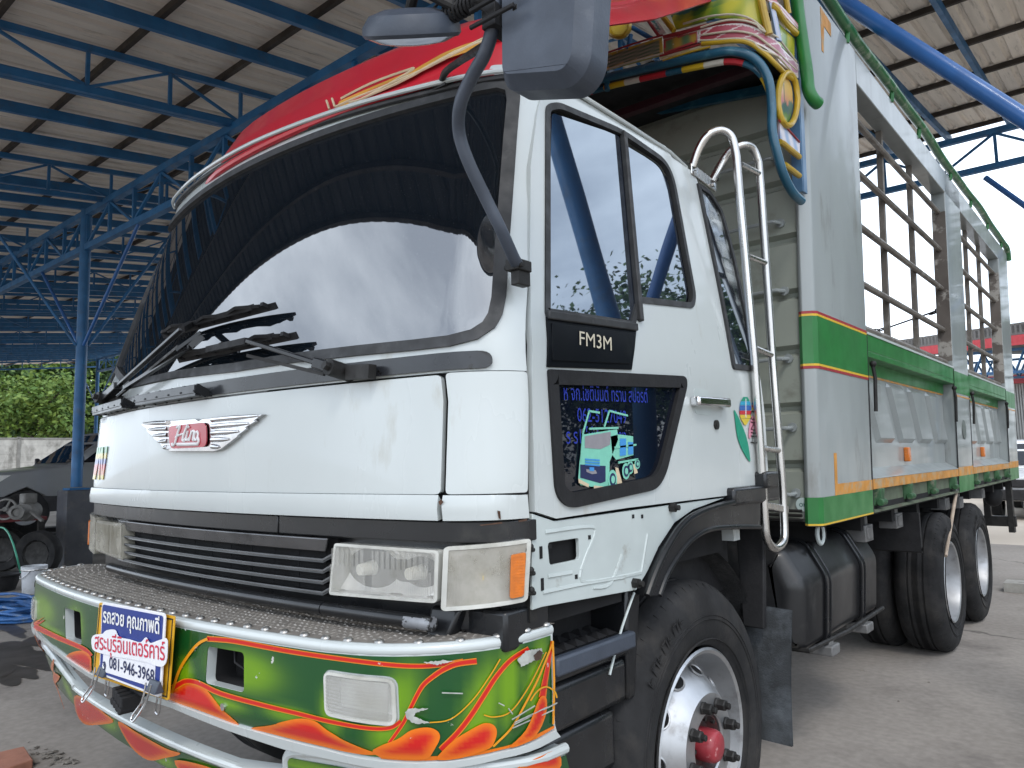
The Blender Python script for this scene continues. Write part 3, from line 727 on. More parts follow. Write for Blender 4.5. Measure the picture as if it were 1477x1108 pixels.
# ------------------------------------------------------------------ door and cab side
def S(P, g=(2,1.8)): return tr(Sd, P, g)
win_o = rounded(S([(784,152),(802,149),(895,188),(957,231),(970,258),(1001,428),(998,446),(921,438),(912,474),(783,456)]), [.03,.03,.08,.06,.06,.03,.03,.01,.01,.01], 4)
fmp = S([(784,458),(914,475),(907,534),(785,530)])
low_o = rounded(S([(786,533),(985,543),(987,556),(956,685),(943,706),(817,734),(797,716)]), [.01,.03,.02,.05,.05,.04,.04], 5)
door_o = [(1.545+.0,1.403)]+S([(800,748),(900,733),(1046,715)])+S([(1062,700),(1052,640),(1030,470),(1016,395),(992,297),(972,236)])+S([(958,212),(900,178),(840,147)])+[(1.80,2.735),(1.765,2.66)]+[(1.735,2.6),(1.66,2.4),(1.60,2.13),(1.555,1.90),(1.545,1.75),(1.545,1.5)]
hole = [p for p in inset(win_o,.012)]
b = MB(); b.patch(door_o, Sd, [hole, inset(low_o,.015)], .05, .02, .006)
door = part(b, 'door', M['white'], bevel=.006)
b = MB(); b.patch(win_o, Sd, [inset(win_o,.022)], .03, .02, .011); part(b, 'window_seal', M['seal'], door, bevel=.005)
gf = S([(795,163),(893,196),(917,463),(789,447)]); gr_ = rounded(S([(897,205),(952,238),(965,262),(994,425),(990,438),(921,431)]), .03)
b = MB(); b.patch(rounded(gf,.02), Sd, (), .06, .004, .002); part(b, 'front_window', M['window'], door)
b = MB(); b.patch(gr_, Sd, (), .06, .004, -.004); part(b, 'rear_window', M['window'], door)
b = MB(); q = S([(895,192),(919,464)]); b.bar(Sd(*q[0])+V(.012,0,0), Sd(*q[1])+V(.012,0,0), .022, .022, (1,0,0)); 
q = S([(784,455),(913,473)]); b.bar(Sd(*q[0])+V(.012,0,0), Sd(*q[1])+V(.012,0,0), .025, .02, (1,0,0)); part(b, 'window_divider', M['seal'], door, bevel=.004)
b = MB(); b.patch(fmp, Sd, (), .06, .006, .012); q = inset(fmp,.018); b.patch(q, Sd, (), .06, .003, .0155); pn = part(b, 'black_trim_panel', mat('gloss_black_panel', (.004,.005,.007), .3, noise=.3, spec=.12), door, bevel=.002)
b = MB(); c0 = S([(827,497)])[0]; b.text('FM3M', Sd, c0[0], c0[1]-.005, .062, sx=1.15, off=.018, shear=.2); part(b, 'panel_lettering', M['txt_gold'], door, smooth=False)
b = MB(); b.patch(low_o, Sd, [inset(low_o,.042)], .03, .02, .014); part(b, 'lower_window_seal', M['rubber'], door, bevel=.006)
b = MB(); b.patch(inset(low_o,.035), Sd, (), .06, .004, .0); part(b, 'lower_window', M['darkglass'], door)
# lettering and truck picture stuck on the lower window
b = MB(); c0, c1 = S([(811,577),(934,578)]); wd = c1[0]-c0[0]
def fit(mb, body, p0, p1, h, m_off=.004, **k):
    t = MB(); t.text(body, lambda u, v: V(u,0,v), 0, 0, 1); mx_ = max(v[0] for v in t.v); my = max(v[2] for v in t.v)
    a, c = onsurf(Sd, *p0, (2,1.7)), onsurf(Sd, *p1, (2,1.7)); L_ = (Vector(c)-Vector(a)).length
    mb.text(body, Sd, a[0], a[1], h, sx=L_/mx_/h, off=m_off, rot=math.atan2(c[1]-a[1], c[0]-a[0]), **k)
fit(b, 'ห จก.โชตินันต์ ทราน สปอรต์', (811,577), (933,581), .062); fit(b, '062-5127049', (831,608), (902,611), .058); fit(b, 'ร ร1 ไม่ประจำทาง', (815,640), (902,639), .060)
part(b, 'window_lettering', mat('blue_window_lettering', (.015,.035,.36), .35, noise=.25, nscale=40), door, smooth=False)
sk = {'mint': flat('mint_sticker', (.20,.55,.42)), 'cream': flat('cream_sticker', (.62,.50,.34)), 'blue': flat('blue_sticker', (.05,.27,.62)), 'dark': M['txt_navy'], 'grey': flat('grey_sticker', (.26,.25,.27))}
Z = lambda x, y: (770+x*.2707, 440+y*.2707)
def stick(mb, P, off, m): mb.patch(S([Z(*p) for p in P]), Sd, (), .05, .001, off, m)
b = MB(); ks = list(sk.values())
stick(b, [(258,690),(435,662),(440,720),(395,835),(392,980),(240,960),(228,930),(236,830)], .006, 0)      # cab
stick(b, [(262,700),(400,676),(396,745),(345,768),(262,762)], .007, 4)                              # windscreen
stick(b, [(238,850),(372,858),(372,940),(345,950),(238,920)], .007, 3)                              # dark grille
stick(b, [(226,925),(282,955),(280,972),(228,948)], .008, 1); stick(b, [(308,962),(392,970),(390,1000),(310,985)], .008, 1)
for k in range(3): stick(b, [(262,818+14*k),(340,824+14*k),(340,832+14*k),(262,826+14*k)], .008, 2)
stick(b, [(268,875),(318,880),(325,898),(300,902),(270,890)], .008, 4); stick(b, [(284,864),(308,866),(308,886),(284,884)], .009, 2)
stick(b, [(400,700),(445,690),(520,700),(522,800),(430,825),(410,800)], .006, 0)                          # bed
stick(b, [(448,712),(480,712),(480,800),(448,806)], .008, 2); stick(b, [(492,730),(518,732),(518,795),(492,798)], .008, 2)
for cx_, cy_, rx, ry in ((408,930,24,52),(480,886,20,44),(503,866,16,36),(540,848,14,26)):
    stick(b, [(cx_+rx*math.cos(a*.45), cy_+ry*math.sin(a*.45)) for a in range(14)], .008, 0)
    stick(b, [(cx_+rx*.68*math.cos(a*.45), cy_+ry*.68*math.sin(a*.45)) for a in range(14)], .009, 3)
    stick(b, [(cx_+rx*.4*math.cos(a*.45), cy_+ry*.4*math.sin(a*.45)) for a in range(14)], .010, 0)
stick(b, [(425,865),(440,870),(465,965),(436,972)], .007, 1); stick(b, [(520,850),(532,846),(544,895),(526,900)], .007, 1)
for A_, B_ in (((240,830),(252,680)),((252,680),(285,565)),((365,650),(392,565)),((285,566),(340,575)),((392,565),(455,582)),((455,582),(490,590)),((285,660),(440,655)),((420,760),(535,745)),((440,840),(545,822))):
    a_, c_ = S([Z(*A_), Z(*B_)]); b.bar(Sd(*a_)+V(.007,0,0), Sd(*c_)+V(.007,0,0), .006, .002, (1,0,0), 0)
part(b, 'truck_sticker', ks, door, smooth=False)
# handle, lock
b = MB(); rec = rounded(S([(998,560),(1020,563),(1024,600),(1000,597)]), .02); b.patch(rec, Sd, (), .03, .002, .0075); part(b, 'handle_recess', M['inner_white'], door)
h0, h1 = S([(994,579),(1040,582)]); P0, P1 = Sd(*h0), Sd(*h1)
b = MB(); b.bar(P0+V(.034,0,0), P1+V(.034,0,0), .018, .032, (0,0,1)); b.bar(P0+V(.004,.012,0), P0+V(.04,.012,0), .03, .034); b.bar(P1+V(.004,-.02,0), P1+V(.04,-.02,0), .045, .036)
part(b, 'door_handle', M['chrome'], door, bevel=.006)
q = Sd(*S([(1030,613)])[0]); b = MB(); b.tube([q, q+V(.014,0,0)], .018, 16); b.tube([q+V(.013,0,0), q+V(.016,0,0)], .010, 12); part(b, 'door_lock', M['iron'], door)
# rear quarter of the cab
qw = rounded(S([(1004,264),(1022,276),(1040,305),(1058,370),(1088,520),(1086,536),(1056,533),(1040,440)], (2.7,2.2)), [.01,.03,.03,.1,.03,.03,.02,.2], 4)
rear_o = S([(1046,714),(1062,700),(1052,640),(1030,470),(1016,395),(992,297),(972,236)], (2.5,2))+[(2.62,2.745),(2.84,2.73),(2.87,2.6),(2.96,2.3),(3.10,1.95),(3.14,1.7),(3.14,1.42)]
qh = inset(qw, -.022)
b = MB(); b.patch([(p[0]+.004,p[1]) for p in rear_o], Sd, [inset(qw,.004)], .05, .02, .0)
rq = part(b, 'rear_quarter_panel', M['white'], bevel=.006)
b = MB(); b.patch(qw, Sd, [inset(qw,.022)], .03, .02, .010); part(b, 'quarter_window_seal', M['seal'], rq, bevel=.004)
b = MB(); b.patch(inset(qw,.014), Sd, (), .06, .004, .0); part(b, 'quarter_window', M['window'], rq)
# round logo with leaves
b = MB(); lg = lambda P: S([Z(*p) for p in P], (2.8,1.6))
ms = [flat('teal_leaf_decal', (.01,.26,.16)), flat('red_decal', (.5,.03,.04)), flat('yellow_decal', (.62,.47,.05)), flat('pink_decal', (.62,.25,.33)), flat('blue_decal', (.03,.12,.38)), M['txt_black'], flat('sky_decal', (.03,.33,.50)), M['txt_white']]
lf = smoothline([V(1064,560),V(1068,610),V(1080,700),V(1105,770),V(1145,835),V(1146,800),V(1130,710),V(1100,630)], 4, True)
b.patch(lg([(p.x,p.y) for p in lf]), Sd, (), .03, .001, .004, 0)
lf = smoothline([V(1160,590),V(1168,625),V(1162,680),V(1146,712),V(1140,690),V(1147,630)], 4, True); b.patch(lg([(p.x,p.y) for p in lf]), Sd, (), .03, .001, .004, 3)
for k, (y0, y1, mm) in enumerate(((490,512,0),(514,534,6),(536,562,4),(564,584,1),(586,604,2),(606,640,2))):
    hw = lambda y: 31*math.sqrt(max(0.02, 1-((y-562)/76)**2)); P = [(1123-hw(y0),y0),(1123+hw(y0),y0),(1123+hw(y1),y1),(1123-hw(y1),y1)]; b.patch(lg(P), Sd, (), .03, .001, .004, mm)
b.patch(lg([(1122,500),(1125,500),(1125,600),(1122,600)]), Sd, (), .03, .001, .0055, 7)
for k, (yy, mm) in enumerate(((520,4),(534,1),(548,2))): b.patch(lg([(1158,yy),(1172,yy),(1172,yy+12),(1158,yy+12)]), Sd, (), .03, .001, .004, mm)
a_ = onsurf(Sd, *Z(1165,745), (2.9,1.6)); b.text('HINO', Sd, a_[0]+.012, a_[1]+.0, .055, m=5, off=.004, rot=math.radians(84), sx=1.0)
part(b, 'leaf_logo', ms, rq, smooth=False)

# scuffed lower side panel with its rectangular hole
arch_o = [(923,856),(934,827),(950,792),(973,757),(1000,738),(1046,724),(1085,722)]
low_pan = [(1.540,1.398)]+S([(768,880),(780,876),(918,851)])+S([(934,824),(950,789),(973,754),(1000,735),(1046,718)])+S([(1000,724),(900,738),(800,752)])
hl_ = rounded(S([(790,783),(835,776),(836,807),(793,816)], (1.7,1.3)), .012)
b = MB(); b.patch(low_pan, Sd, [hl_], .035, .012, .0)
lp = part(b, 'lower_side_panel', M['inner_white'], bevel=.003)
b = MB()
for P in ([(786,768),(850,760),(858,770),(846,800),(838,822)], [(838,822),(846,840),(925,826)], [(925,826),(934,770)], [(790,832),(825,826)], [(783,855),(845,842),(900,833)], [(855,848),(880,842),(897,800)]):
    q = S(P, (1.8,1.3)); b.tube([Sd(*p)+V(-.004,0,0) for p in smoothline([V(*p) for p in q], 4)], .008, 6)
part(b, 'pressed_rib', M['inner_white'], lp)
for p in ((780,797),(782,843),(850,775),(831,832),(793,788),(913,745),(926,745)): 
    b = MB(); q = Sd(*S([p], (1.8,1.3))[0]); b.box((q.x-.004,q.y-.006,q.z-(.016 if p[0] < 783 else .006)),(q.x+.0015,q.y+.006,q.z+(.016 if p[0] < 783 else .006))); part(b, 'bolt_hole', M['void'], lp, smooth=False)
for p in ((967,732),(914,841)):
    q = Sd(*S([p], (2,1.3))[0]); b = MB(); b.tube([q, q+V(.02,0,0)], .016, 6); b.tube([q+V(.018,0,0), q+V(.034,0,0)], .009, 10); part(b, 'bolt', M['iron'], lp)
b = MB(); b.box((1.05,1.60,1.10),(1.235,2.0,1.37)); part(b, 'panel_backing', M['void'], lp, smooth=False)
# wheel arch flare
fo = S([(923,858),(934,828),(950,793),(973,758),(1000,739),(1046,725),(1089,721)], (2.2,1.3)); fi = S([(943,858),(957,823),(984,784),(1011,765),(1046,760),(1089,760)], (2.3,1.3))
b = MB(); b.patch(fo+fi[::-1], Sd, (), .03, .06, .022); b.tube([Sd(*p)+V(.026,0,0) for p in smoothline([V(*p) for p in fo], 4)], .012, 8); b.tube([Sd(*p)+V(.02,0,0) for p in smoothline([V(*p) for p in fi], 4)], .010, 8)
fl = part(b, 'wheel_arch_flare', M['black'], bevel=.006)
b = MB(); q = S([(1046,704),(1105,722)], (3,1.4)); b.box((1.17,q[0][0],q[1][1]),(1.30,3.17,q[0][1])); b.box((1.18,3.0,1.40),(1.31,3.14,1.47)); part(b, 'arch_bracket', M['black'], fl, bevel=.012)
b = MB(); b.box((.80,1.75,.98),(1.10,3.06,1.30)); part(b, 'inner_wing', M['rubber'], smooth=False)
# ------------------------------------------------------------------ painted front bumper
def mixc(a, b, t): t = max(0, min(1, t)); t = t*t*(3-2*t); return tuple(x+(y-x)*t for x, y in zip(a, b))
DG, YG, OR, RD, GO = (.004,.062,.012), (.13,.27,.004), (.70,.16,.004), (.50,.008,.006), (.70,.27,.008)
def greens(cs):
    def f(u, v, d):
        k = max([0]+[math.exp(-((u-c[0])/c[2])**2*1.2-((v-c[1]-(u-c[0])*c[4])/c[3])**2*1.2) for c in cs])
        return mixc(DG, YG, k*1.15)
    return f
def flame(wd, e=OR, i=RD): return lambda u, v, d: mixc(e, i, d/wd)
def B_(P, g=(.6,.95)): return tr(Bp, P, g)
Bz0, Bz1 = .832, 1.076
UR = 1.392; UL = -1.50
foglamp = rounded(B_([(470,967),(571,978),(574,1046),(472,1030)]), .02)
hole1 = rounded(B_([(301,932),(353,941),(353,999),(297,985)], (.2,.95)), .015)
hole2 = rounded(B_([(94,876),(117,883),(119,930),(95,921)], (-.7,.95)), .015)
botw = tr(Bp, [(134,976),(250,1018),(330,1050),(414,1078),(480,1092),(551,1105),(600,1108),(646,1106),(720,1092),(798,1065)], (-.3,.85))
botw = [(UL,.865),(-1.0,.845)]+botw+[(UR,botw[-1][1])]
arb = tr(Bp, [(133,968),(250,1008),(340,1041),(430,1066),(490,1081),(551,1092),(600,1095),(646,1093),(720,1080),(798,1049)], (-.3,.87))
arb = [(UL,.895),(-1.0,.868)]+arb+[(UR-.012,arb[-1][1]-.003)]
bump_o = botw+[(UR,Bz1),(UL,Bz1)]
b = MB()
b.patch(bump_o, Bp, [foglamp, hole1, hole2], .03, .03, 0)
bump = part(b, 'front_bumper', M['white'], bevel=.006)
def tubecurve(f, u0, u1, v, r, n=46): return [f(lerp(u0,u1,i/n), v) for i in range(n+1)]
b = MB()
prof = [(i/60) for i in range(61)]
for u in prof: pass
ins = lambda u, k: Bp(u, Bz1)+V(0,k,0)
# rounded lip along the top and bottom edges
def lip(v, r, dz=0):
    P = [Bp(lerp(UL,UR,i/70), v)+V(0, 0, dz) for i in range(71)]
    N_ = []
    for i, p in enumerate(P):
        t = P[min(i+1,70)]-P[max(i-1,0)]; N_.append(V(t.y,-t.x,0).normalized())
    return [p-n*r*.75 for p, n in zip(P, N_)]
b.tube(lip(Bz1-.006, .016), .016, 12); part(b, 'bumper_top_edge', M['white'], bump)
b = MB(); b.patch(botw+[(u,v-.004) for u, v in arb[::-1]], Bp, (), .03, .02, .010)
part(b, 'bumper_bottom_edge', M['white'], bump, bevel=.007, seg=3)
# painted face
face = arb+[(lerp(UR-.012,UL,i/12),1.058) for i in range(13)]
gc = greens([(-1.02,.97,.22,.06,0),(-.55,.97,.10,.07,0),(-.9,.91,.25,.02,0),(.09,.965,.09,.10,0),(.28,.93,.05,.05,0),(.55,.975,.16,.06,0),(.88,.92,.04,.06,0),(1.32,.98,.05,.08,1.),(1.02,.93,.05,.09,1.3),(1.18,.93,.045,.10,1.3),(1.24,.98,.03,.1,1.2),(.45,.875,.12,.02,0),(.72,.89,.1,.02,0)])
b = MB(); b.patch(face, Bp, [inset(foglamp,-.004), hole1, hole2], .018, .001, .0025, cf=gc)
part(b, 'green_airbrush', M['airbrush'], bump)
def art(polys, name, parent, F, g):
    b = MB()
    for k, (P, wd, e, i) in enumerate(polys):
        q = tr(F, P, g); 
        q = [V(*p) for p in q]; q = smoothline(q, 4, True) if len(q) > 5 else q
        b.patch(q, F, (), .012, .0008, .004+.0011*(k % 9), cf=flame(wd, e, i))
    return part(b, name, M['airbrush'], parent)
line = lambda P, w_: P
ROT1 = [  # red line along the top, with an orange rim: pixel outlines
 ([(254,905),(330,920),(400,934),(470,946),(530,954),(580,958),(640,959),(690,955),(690,957),(640,964),(575,967),(520,963),(460,954),(400,943),(330,929),(254,914)], .011, GO, RD),
 ([(45,842),(95,864),(132,882),(132,886),(110,878),(95,872),(45,851)], .010, GO, RD),
]
b = MB()
def ribbon(mb, P, w0, w1, F, g, off, e, i, wd):       # brush stroke along a centre line, tapering
    q = smoothline([V(*p, 0) for p in P], 5); n = len(q); Lx = []; Rx = []
    for k in range(n):
        t = q[min(k+1,n-1)]-q[max(k-1,0)]; nn_ = V(-t.y, t.x, 0).normalized(); w_ = w0+(w1-w0)*k/(n-1)
        w_ = w_ if isinstance(w_, float) else float(w_)
        Lx.append(q[k]+nn_*w_/2); Rx.append(q[k]-nn_*w_/2)
    nn2 = []; cs = (e, mixc(e, i, .9), i, mixc(e, i, .9), e); b0 = len(mb.v); vs = []; h = 1e-3
    for k in range(n):
        for j, t in enumerate((0,.22,.5,.78,1)):
            p = Lx[k].lerp(Rx[k], t); g = onsurf(F, p.x, p.y, g); c = F(*g); nr = (F(g[0]+h,g[1])-c).cross(F(g[0],g[1]+h)-c).normalized(); vs.append(c+nr*(off)); mb.c[b0+len(vs)-1] = cs[j]
    mb.add(vs, [(k*5+j,k*5+j+1,(k+1)*5+j+1,(k+1)*5+j) for k in range(n-1) for j in range(4)])
G = (.7,.95)
rib = [
 ([(300,921),(336,924),(380,932),(430,941),(500,951),(563,958.5),(605,960.5),(640,958),(668,953)], 8, 7, (.25,1.0), .0035, GO, RD, .006),
 ([(687,953),(659,957),(640,965),(625,975),(612,986),(604,998),(594,1018),(584,1039),(573,1056),(562,1071)], 9, 5, G, .0045, GO, RD, .008),
 ([(761,935),(736,951),(715,975),(697,1003),(679,1031),(659,1057),(636,1080)], 7, 9, (1.2,.95), .0045, GO, RD, .009),
 ([(794,924),(790,950),(784,982),(780,1006)], 3, 11, (1.35,1.0), .0045, OR, RD, .010),
 ([(252,992),(262,986),(272,982),(289,985),(322,1000),(380,1016),(430,1028),(479,1040),(530,1049),(563,1049),(579,1039)], 9, 6, (.4,.9), .0052, GO, RD, .008),
 ([(46,900),(86,919.5),(122,935),(134,946)], 8, 6, (-1.1,.9), .0045, OR, RD, .009),
 ([(45,843),(86,856),(102,863),(111,872),(116,889),(127,925),(135,945)], 8, 3, (-1.0,1.0), .0035, GO, RD, .009),
 ([(250,1000),(262,965),(278,940),(290,927),(302,921)], 4, 4, (.1,.95), .005, GO, GO, .01),
 ([(620,1041),(650,1036),(680,1010),(705,975),(720,950)], 2, 2, (1.1,.9), .005, YG, GO, .004),
 ([(795,925),(775,975),(755,1015),(735,1050),(710,1075)], 2.5, 3, (1.3,.9), .005, GO, GO, .004),
 ([(762,1010),(772,996),(784,990),(796,996),(800,1006)], 2.5, 2.5, (1.3,.9), .006, YG, GO, .004),
 ([(697,1030),(712,1033),(735,1025),(760,990),(785,940)], 2, 2, (1.2,.9), .005, YG, GO, .004),
 ([(794,924),(796,980),(795,1044)], 3, 3, (1.36,.95), .005, GO, GO, .004),
]
kk = 0
for P, w0, w1, g, off, e, i, wd in rib:
    b = MB(); ribbon(b, P, float(w0), float(w1), Bp, g, off+.0002*kk, e, i, wd); part(b, 'painted_stroke', M['airbrush'], bump); kk += 1
FL = [
 ([(244,1007),(258,989),(275,982),(297,992),(319,1019),(346,1044),(325,1037),(285,1022)], .022, OR, RD, (.1,.87)),
 ([(364,1049),(391,1045),(430,1036),(455,1039),(473,1052),(499,1067),(522,1077),(545,1086),(520,1086),(480,1078),(430,1066),(390,1056)], .020, OR, RD, (.5,.87)),
 ([(94,950),(108,940),(124,939),(134,950),(133,968),(113,959)], .018, OR, RD, (-.7,.9)),
 ([(52,918),(60,914),(72,928),(84,948),(62,936)], .015, OR, RD, (-1.1,.9)),
 ([(540,1079),(574,1065),(594,1052),(617,1048),(632,1054),(634,1066),(625,1082),(615,1092),(584,1092),(550,1089)], .022, OR, RD, (1.0,.86)),
 ([(630,1092),(654,1067),(677,1052),(697,1042),(711,1045),(715,1057),(708,1075),(687,1084),(659,1092)], .020, OR, RD, (1.15,.87)),
 ([(733,1076),(756,1052),(772,1013),(779,1003),(785,1008),(784,1029),(775,1052),(760,1068)], .014, OR, RD, (1.33,.9)),
]
for k, (P, wd, e, i, g) in enumerate(FL):
    q = smoothline([V(*p) for p in tr(Bp, P, g)], 4, True); b = MB(); b.patch(q, Bp, (), .009, .0008, .0045+.0006*k, cf=flame(wd, e, i)); part(b, 'painted_flame', M['airbrush'], bump)
b = MB(); q = tr(Bp, [(545,1088),(600,1090),(640,1089),(690,1083),(730,1075),(770,1060),(798,1046),(798,1050),(720,1081),(646,1094),(600,1096),(551,1093)], (1.0,.86)); b.patch(q, Bp, (), .015, .0008, .0040, cf=lambda u, v, d: OR)
part(b, 'painted_edge', M['airbrush'], bump)
# bare chips and scratches
M['chip'] = mat('bare_filler_chip', (.42,.43,.40), .7, noise=.3, nscale=40); 
def jag(poly, k, seed):
    r = random.Random(seed); o = []
    for i in range(len(poly)):
        a, c = Vector(poly[i-1]), Vector(poly[i]); n = max(2, int((c-a).length/2))
        for j in range(n): o.append(a.lerp(c, j/n)+V(r.uniform(-k,k), r.uniform(-k,k)))
    return o
for k, P in enumerate(([(586,1025),(592,1019),(618,1020),(600,1026),(598,1031),(620,1040),(600,1042),(588,1034)], [(742,950),(755,938),(775,934),(778,941),(770,950),(748,960)], [(612,954),(640,950),(655,952),(630,957)])):
    b = MB(); b.patch(tr(Bp, jag(P,.9,k), (1.1,.95)), Bp, (), .02, .0008, .0125); part(b, 'paint_chip', M['chip'], bump)
b = MB()
for P in ([(738,1043),(800,1012)],[(736,1048),(795,1022)],[(739,1040),(786,1018)],[(730,1020),(736,1028)],[(735,1036),(768,1016)],[(716,1012),(724,1016)],[(640,997),(670,998)]):
    a_, c_ = tr(Bp, P, (1.3,.95)); p0, p1 = Bp(*a_), Bp(*c_); n_ = V(1,-.4,0) if P[0][0] > 700 else V(.5,-1,0); b.tube([p0+n_*.012, p1+n_*.012], .0016, 4)
part(b, 'scratch', M['chip'], bump)
b = MB(); b.patch(tr(Bp, jag([(764,945),(772,936),(777,940),(774,950),(768,952)],.6,9), (1.3,.95)), Bp, (), .02, .0008, .0145); part(b, 'rust_spot', M['rust'], bump)
q = Bp(*tr(Bp, [(324,1019)], (.4,.88))[0]); b = MB(); b.tube([q+V(0,.01,0), q+V(0,-.008,0)], .010, 10); part(b, 'bumper_bolt', M['chrome'], bump)
# dark boxes behind the openings, and the fog lamps
for hh in (hole1, hole2):
    b = MB(); b.patch(inset(hh,-.02), Bp, (), .05, .004, -.10); b.patch(inset(hh,-.012), Bp, [inset(hh,-.001)], .05, .10, -.004)
    part(b, 'lamp_recess', M['void'], bump)
    c = sum((Vector(p) for p in hh), V(0,0))/len(hh); P = [Bp(c.x+.04*math.cos(a*.5)+.0, c.y+.02*math.sin(a*.5))+V(0,.05,0) for a in range(12)]
    b = MB(); b.tube([Bp(c.x-.05,c.y+.05)+V(0,.06,0), Bp(c.x,c.y+.01)+V(0,.03,0), Bp(c.x+.05,c.y-.03)+V(0,.06,0)], .004, 6); part(b, 'loose_wire', M['rubber'], bump)
foglamp_l = rounded(tr(Bp, [(47.5,853),(54,858),(54,904),(47.5,895)], (-1.25,.95)), .01)
def fog(P, vert):
    b = MB(); b.patch(inset(P,.004), Bp, (), .03, .004, -.045); f_ = part(b, 'fog_lamp', M['reflector'])
    b = MB(); b.patch(P, Bp, [inset(P,.007)], .03, .055, .010); part(b, 'lamp_rim', M['lens'], f_)
    us = [p[0] for p in P]; vs_ = [p[1] for p in P]; b = MB(); n = 11
    b.patch(inset(P,.005), Bp, (), .03, .003, .006)
    for k in range(n):
        v = lerp(min(vs_)+.012, max(vs_)-.012, k/(n-1)); b.tube([Bp(lerp(min(us)+.012,max(us)-.012,j/8), v-.006*j/8)+V(0,-.009,0) for j in range(9)], .0048, 6)
    part(b, 'lens', M['lens_clear'], f_)
fog(foglamp, 0); fog(inset(rounded([(-1.25,.905),(-1.13,.905),(-1.13,.99),(-1.25,.99)],.015),0), 1)
# tread plate on top, with rivets and diamond studs
YI = lambda u: 1.475 if abs(u) < 1 else 1.475+.5*max(0, abs(u)-1.0)
b = MB(); nU, nV = 90, 6; rows = []
def Tp(u, t):
    p = Bp(u, Bz1); zt = p.z+.009
    xi = max(-1.22, min(1.12, p.x*.93)); 
    yi = 1.475+.35*max(0, abs(p.x*.93)-1.0)
    if p.y > yi-.03: yi = max(yi, p.y+.0)
    return V(lerp(p.x, xi, t), lerp(p.y+.012, yi, t), zt)
for i in range(nU+1):
    rows += [Tp(lerp(UL,UR,i/nU), t/nV) for t in range(nV+1)]
b.add(rows, [(i*(nV+1)+j, i*(nV+1)+j+1, (i+1)*(nV+1)+j+1, (i+1)*(nV+1)+j) for i in range(nU) for j in range(nV)])
M['tread'] = mat('dusty_tread_plate', (.25,.225,.20), .6, .15, noise=.35, nscale=14, dirt=(.15,.135,.12), dscale=10)
tp = part(b, 'tread_plate', M['tread'], bump, fix=False)
b = MB()                                    # raised bars of the chequer pattern
nu = 130
for i in range(nu):
    u = lerp(UL+.03,UR-.03,(i+.5)/nu); p0 = Tp(u,.1); p1 = Tp(u,.9); n = max(2, int((p1-p0).length/.024))
    for j in range(n):
        c = p0.lerp(p1,(j+.5)/n); d = V(.008,0,0) if (i//2+j//2) % 2 else V(0,.008,0)
        s_ = d.orthogonal().normalized(); s_ = V(-d.y,d.x,0).normalized()*.0022
        b.add([c-d-s_, c+d-s_+V(0,0,.0), c+d+s_, c-d+s_, c+V(0,0,.0035)], [(0,1,4),(1,2,4),(2,3,4),(3,0,4)])
part(b, 'tread_pattern', mat('worn_tread_crest', (.36,.335,.30), .5, .3, noise=.4, nscale=20), bump, smooth=False)
pr_ = MB(); pr_.lathe([(.0135,0),(.012,.004),(.007,.0075),(.00001,.0088)], (0,0,0), (0,0,1), 12)
riv = None
k = 0
def rivet(p):
    global riv
    if riv is None:
        riv = pr_.build('rivet', mat('bright_rivet', (.5,.49,.47), .3, .9, noise=.3, nscale=30), bump); riv.location = Vector(p)-T.location
    else:
        c = riv.copy(); COL.objects.link(c); c.parent = bump; c.location = Vector(p)-T.location
pr_.v = [tuple(Vector(v)+T.location) for v in pr_.v]
for i in range(38): rivet(Tp(lerp(UL+.04,UR-.03,i/37),.06))
for i in range(33): rivet(Tp(lerp(UL+.10,UR-.10,i/32),.90))

# lower bumper valance
LBt = [(-1.45,.79),(-1.10,.79),(-.80,.71),(-.70,.686),(.40,.672),(.62,.70),(.70,.782),(1.06,.806),(UR,.795)]
LBb = [(UR,.52),(1.0,.55),(.3,.555),(-.4,.565),(-.9,.585),(-1.45,.62)]
b = MB(); b.patch(LBt+LBb, lambda u, v: Bp(u,v)+V(0,.01,0), (), .03, .03, 0); lb = part(b, 'lower_bumper', M['white'])
b = MB(); b.tube([Bp(u,v)+V(0,.020,-.008) for u, v in [tuple(p) for p in smoothline([V(*p) for p in LBt],6)]], .014, 10)
part(b, 'lower_bumper_edge', M['white'], lb)
LF = lambda u, v: Bp(u,v)+V(0,.01,0)
b = MB(); t2 = [(-1.44,.75),(-1.12,.75),(-.82,.685),(-.7,.660),(.40,.648),(.58,.66),(.68,.755),(1.06,.780),(UR,.77)]
b.patch(t2+LBb, LF, (), .018, .001, .0025, cf=greens([(-.92,.65,.06,.05,0),(-.45,.62,.10,.03,.2),(-.05,.59,.1,.03,0),(.25,.6,.1,.04,0),(.8,.74,.3,.02,0)])); part(b, 'green_airbrush', M['airbrush'], lb)
FL2 = [([(109,1003),(130,1010),(152,1028),(165,1040),(150,1044),(124,1044),(112,1028)], (-.65,.62)),
 ([(172,1040),(200,1056),(240,1078),(262,1086),(240,1092),(215,1095),(190,1075)], (-.3,.62)),
 ([(70,975),(80,985),(86,1000),(92,1024),(78,1015),(70,998)], (-1.1,.65)), ([(66,960),(72,966),(69,985),(66,990)], (-1.2,.68)), ([(255,1095),(300,1103),(330,1120),(280,1125)], (.2,.6)),
 ([(745,1108),(770,1092),(800,1082),(803,1108)], (1.35,.76))]
for k, (P, g) in enumerate(FL2):
    q = tr(LF, P, g); q = smoothline([V(*p) for p in q], 4, True); b = MB(); b.patch(q, LF, (), .012, .0008, .004+.001*k, cf=flame(.022, OR, RD)); part(b, 'painted_flame', M['airbrush'], lb)

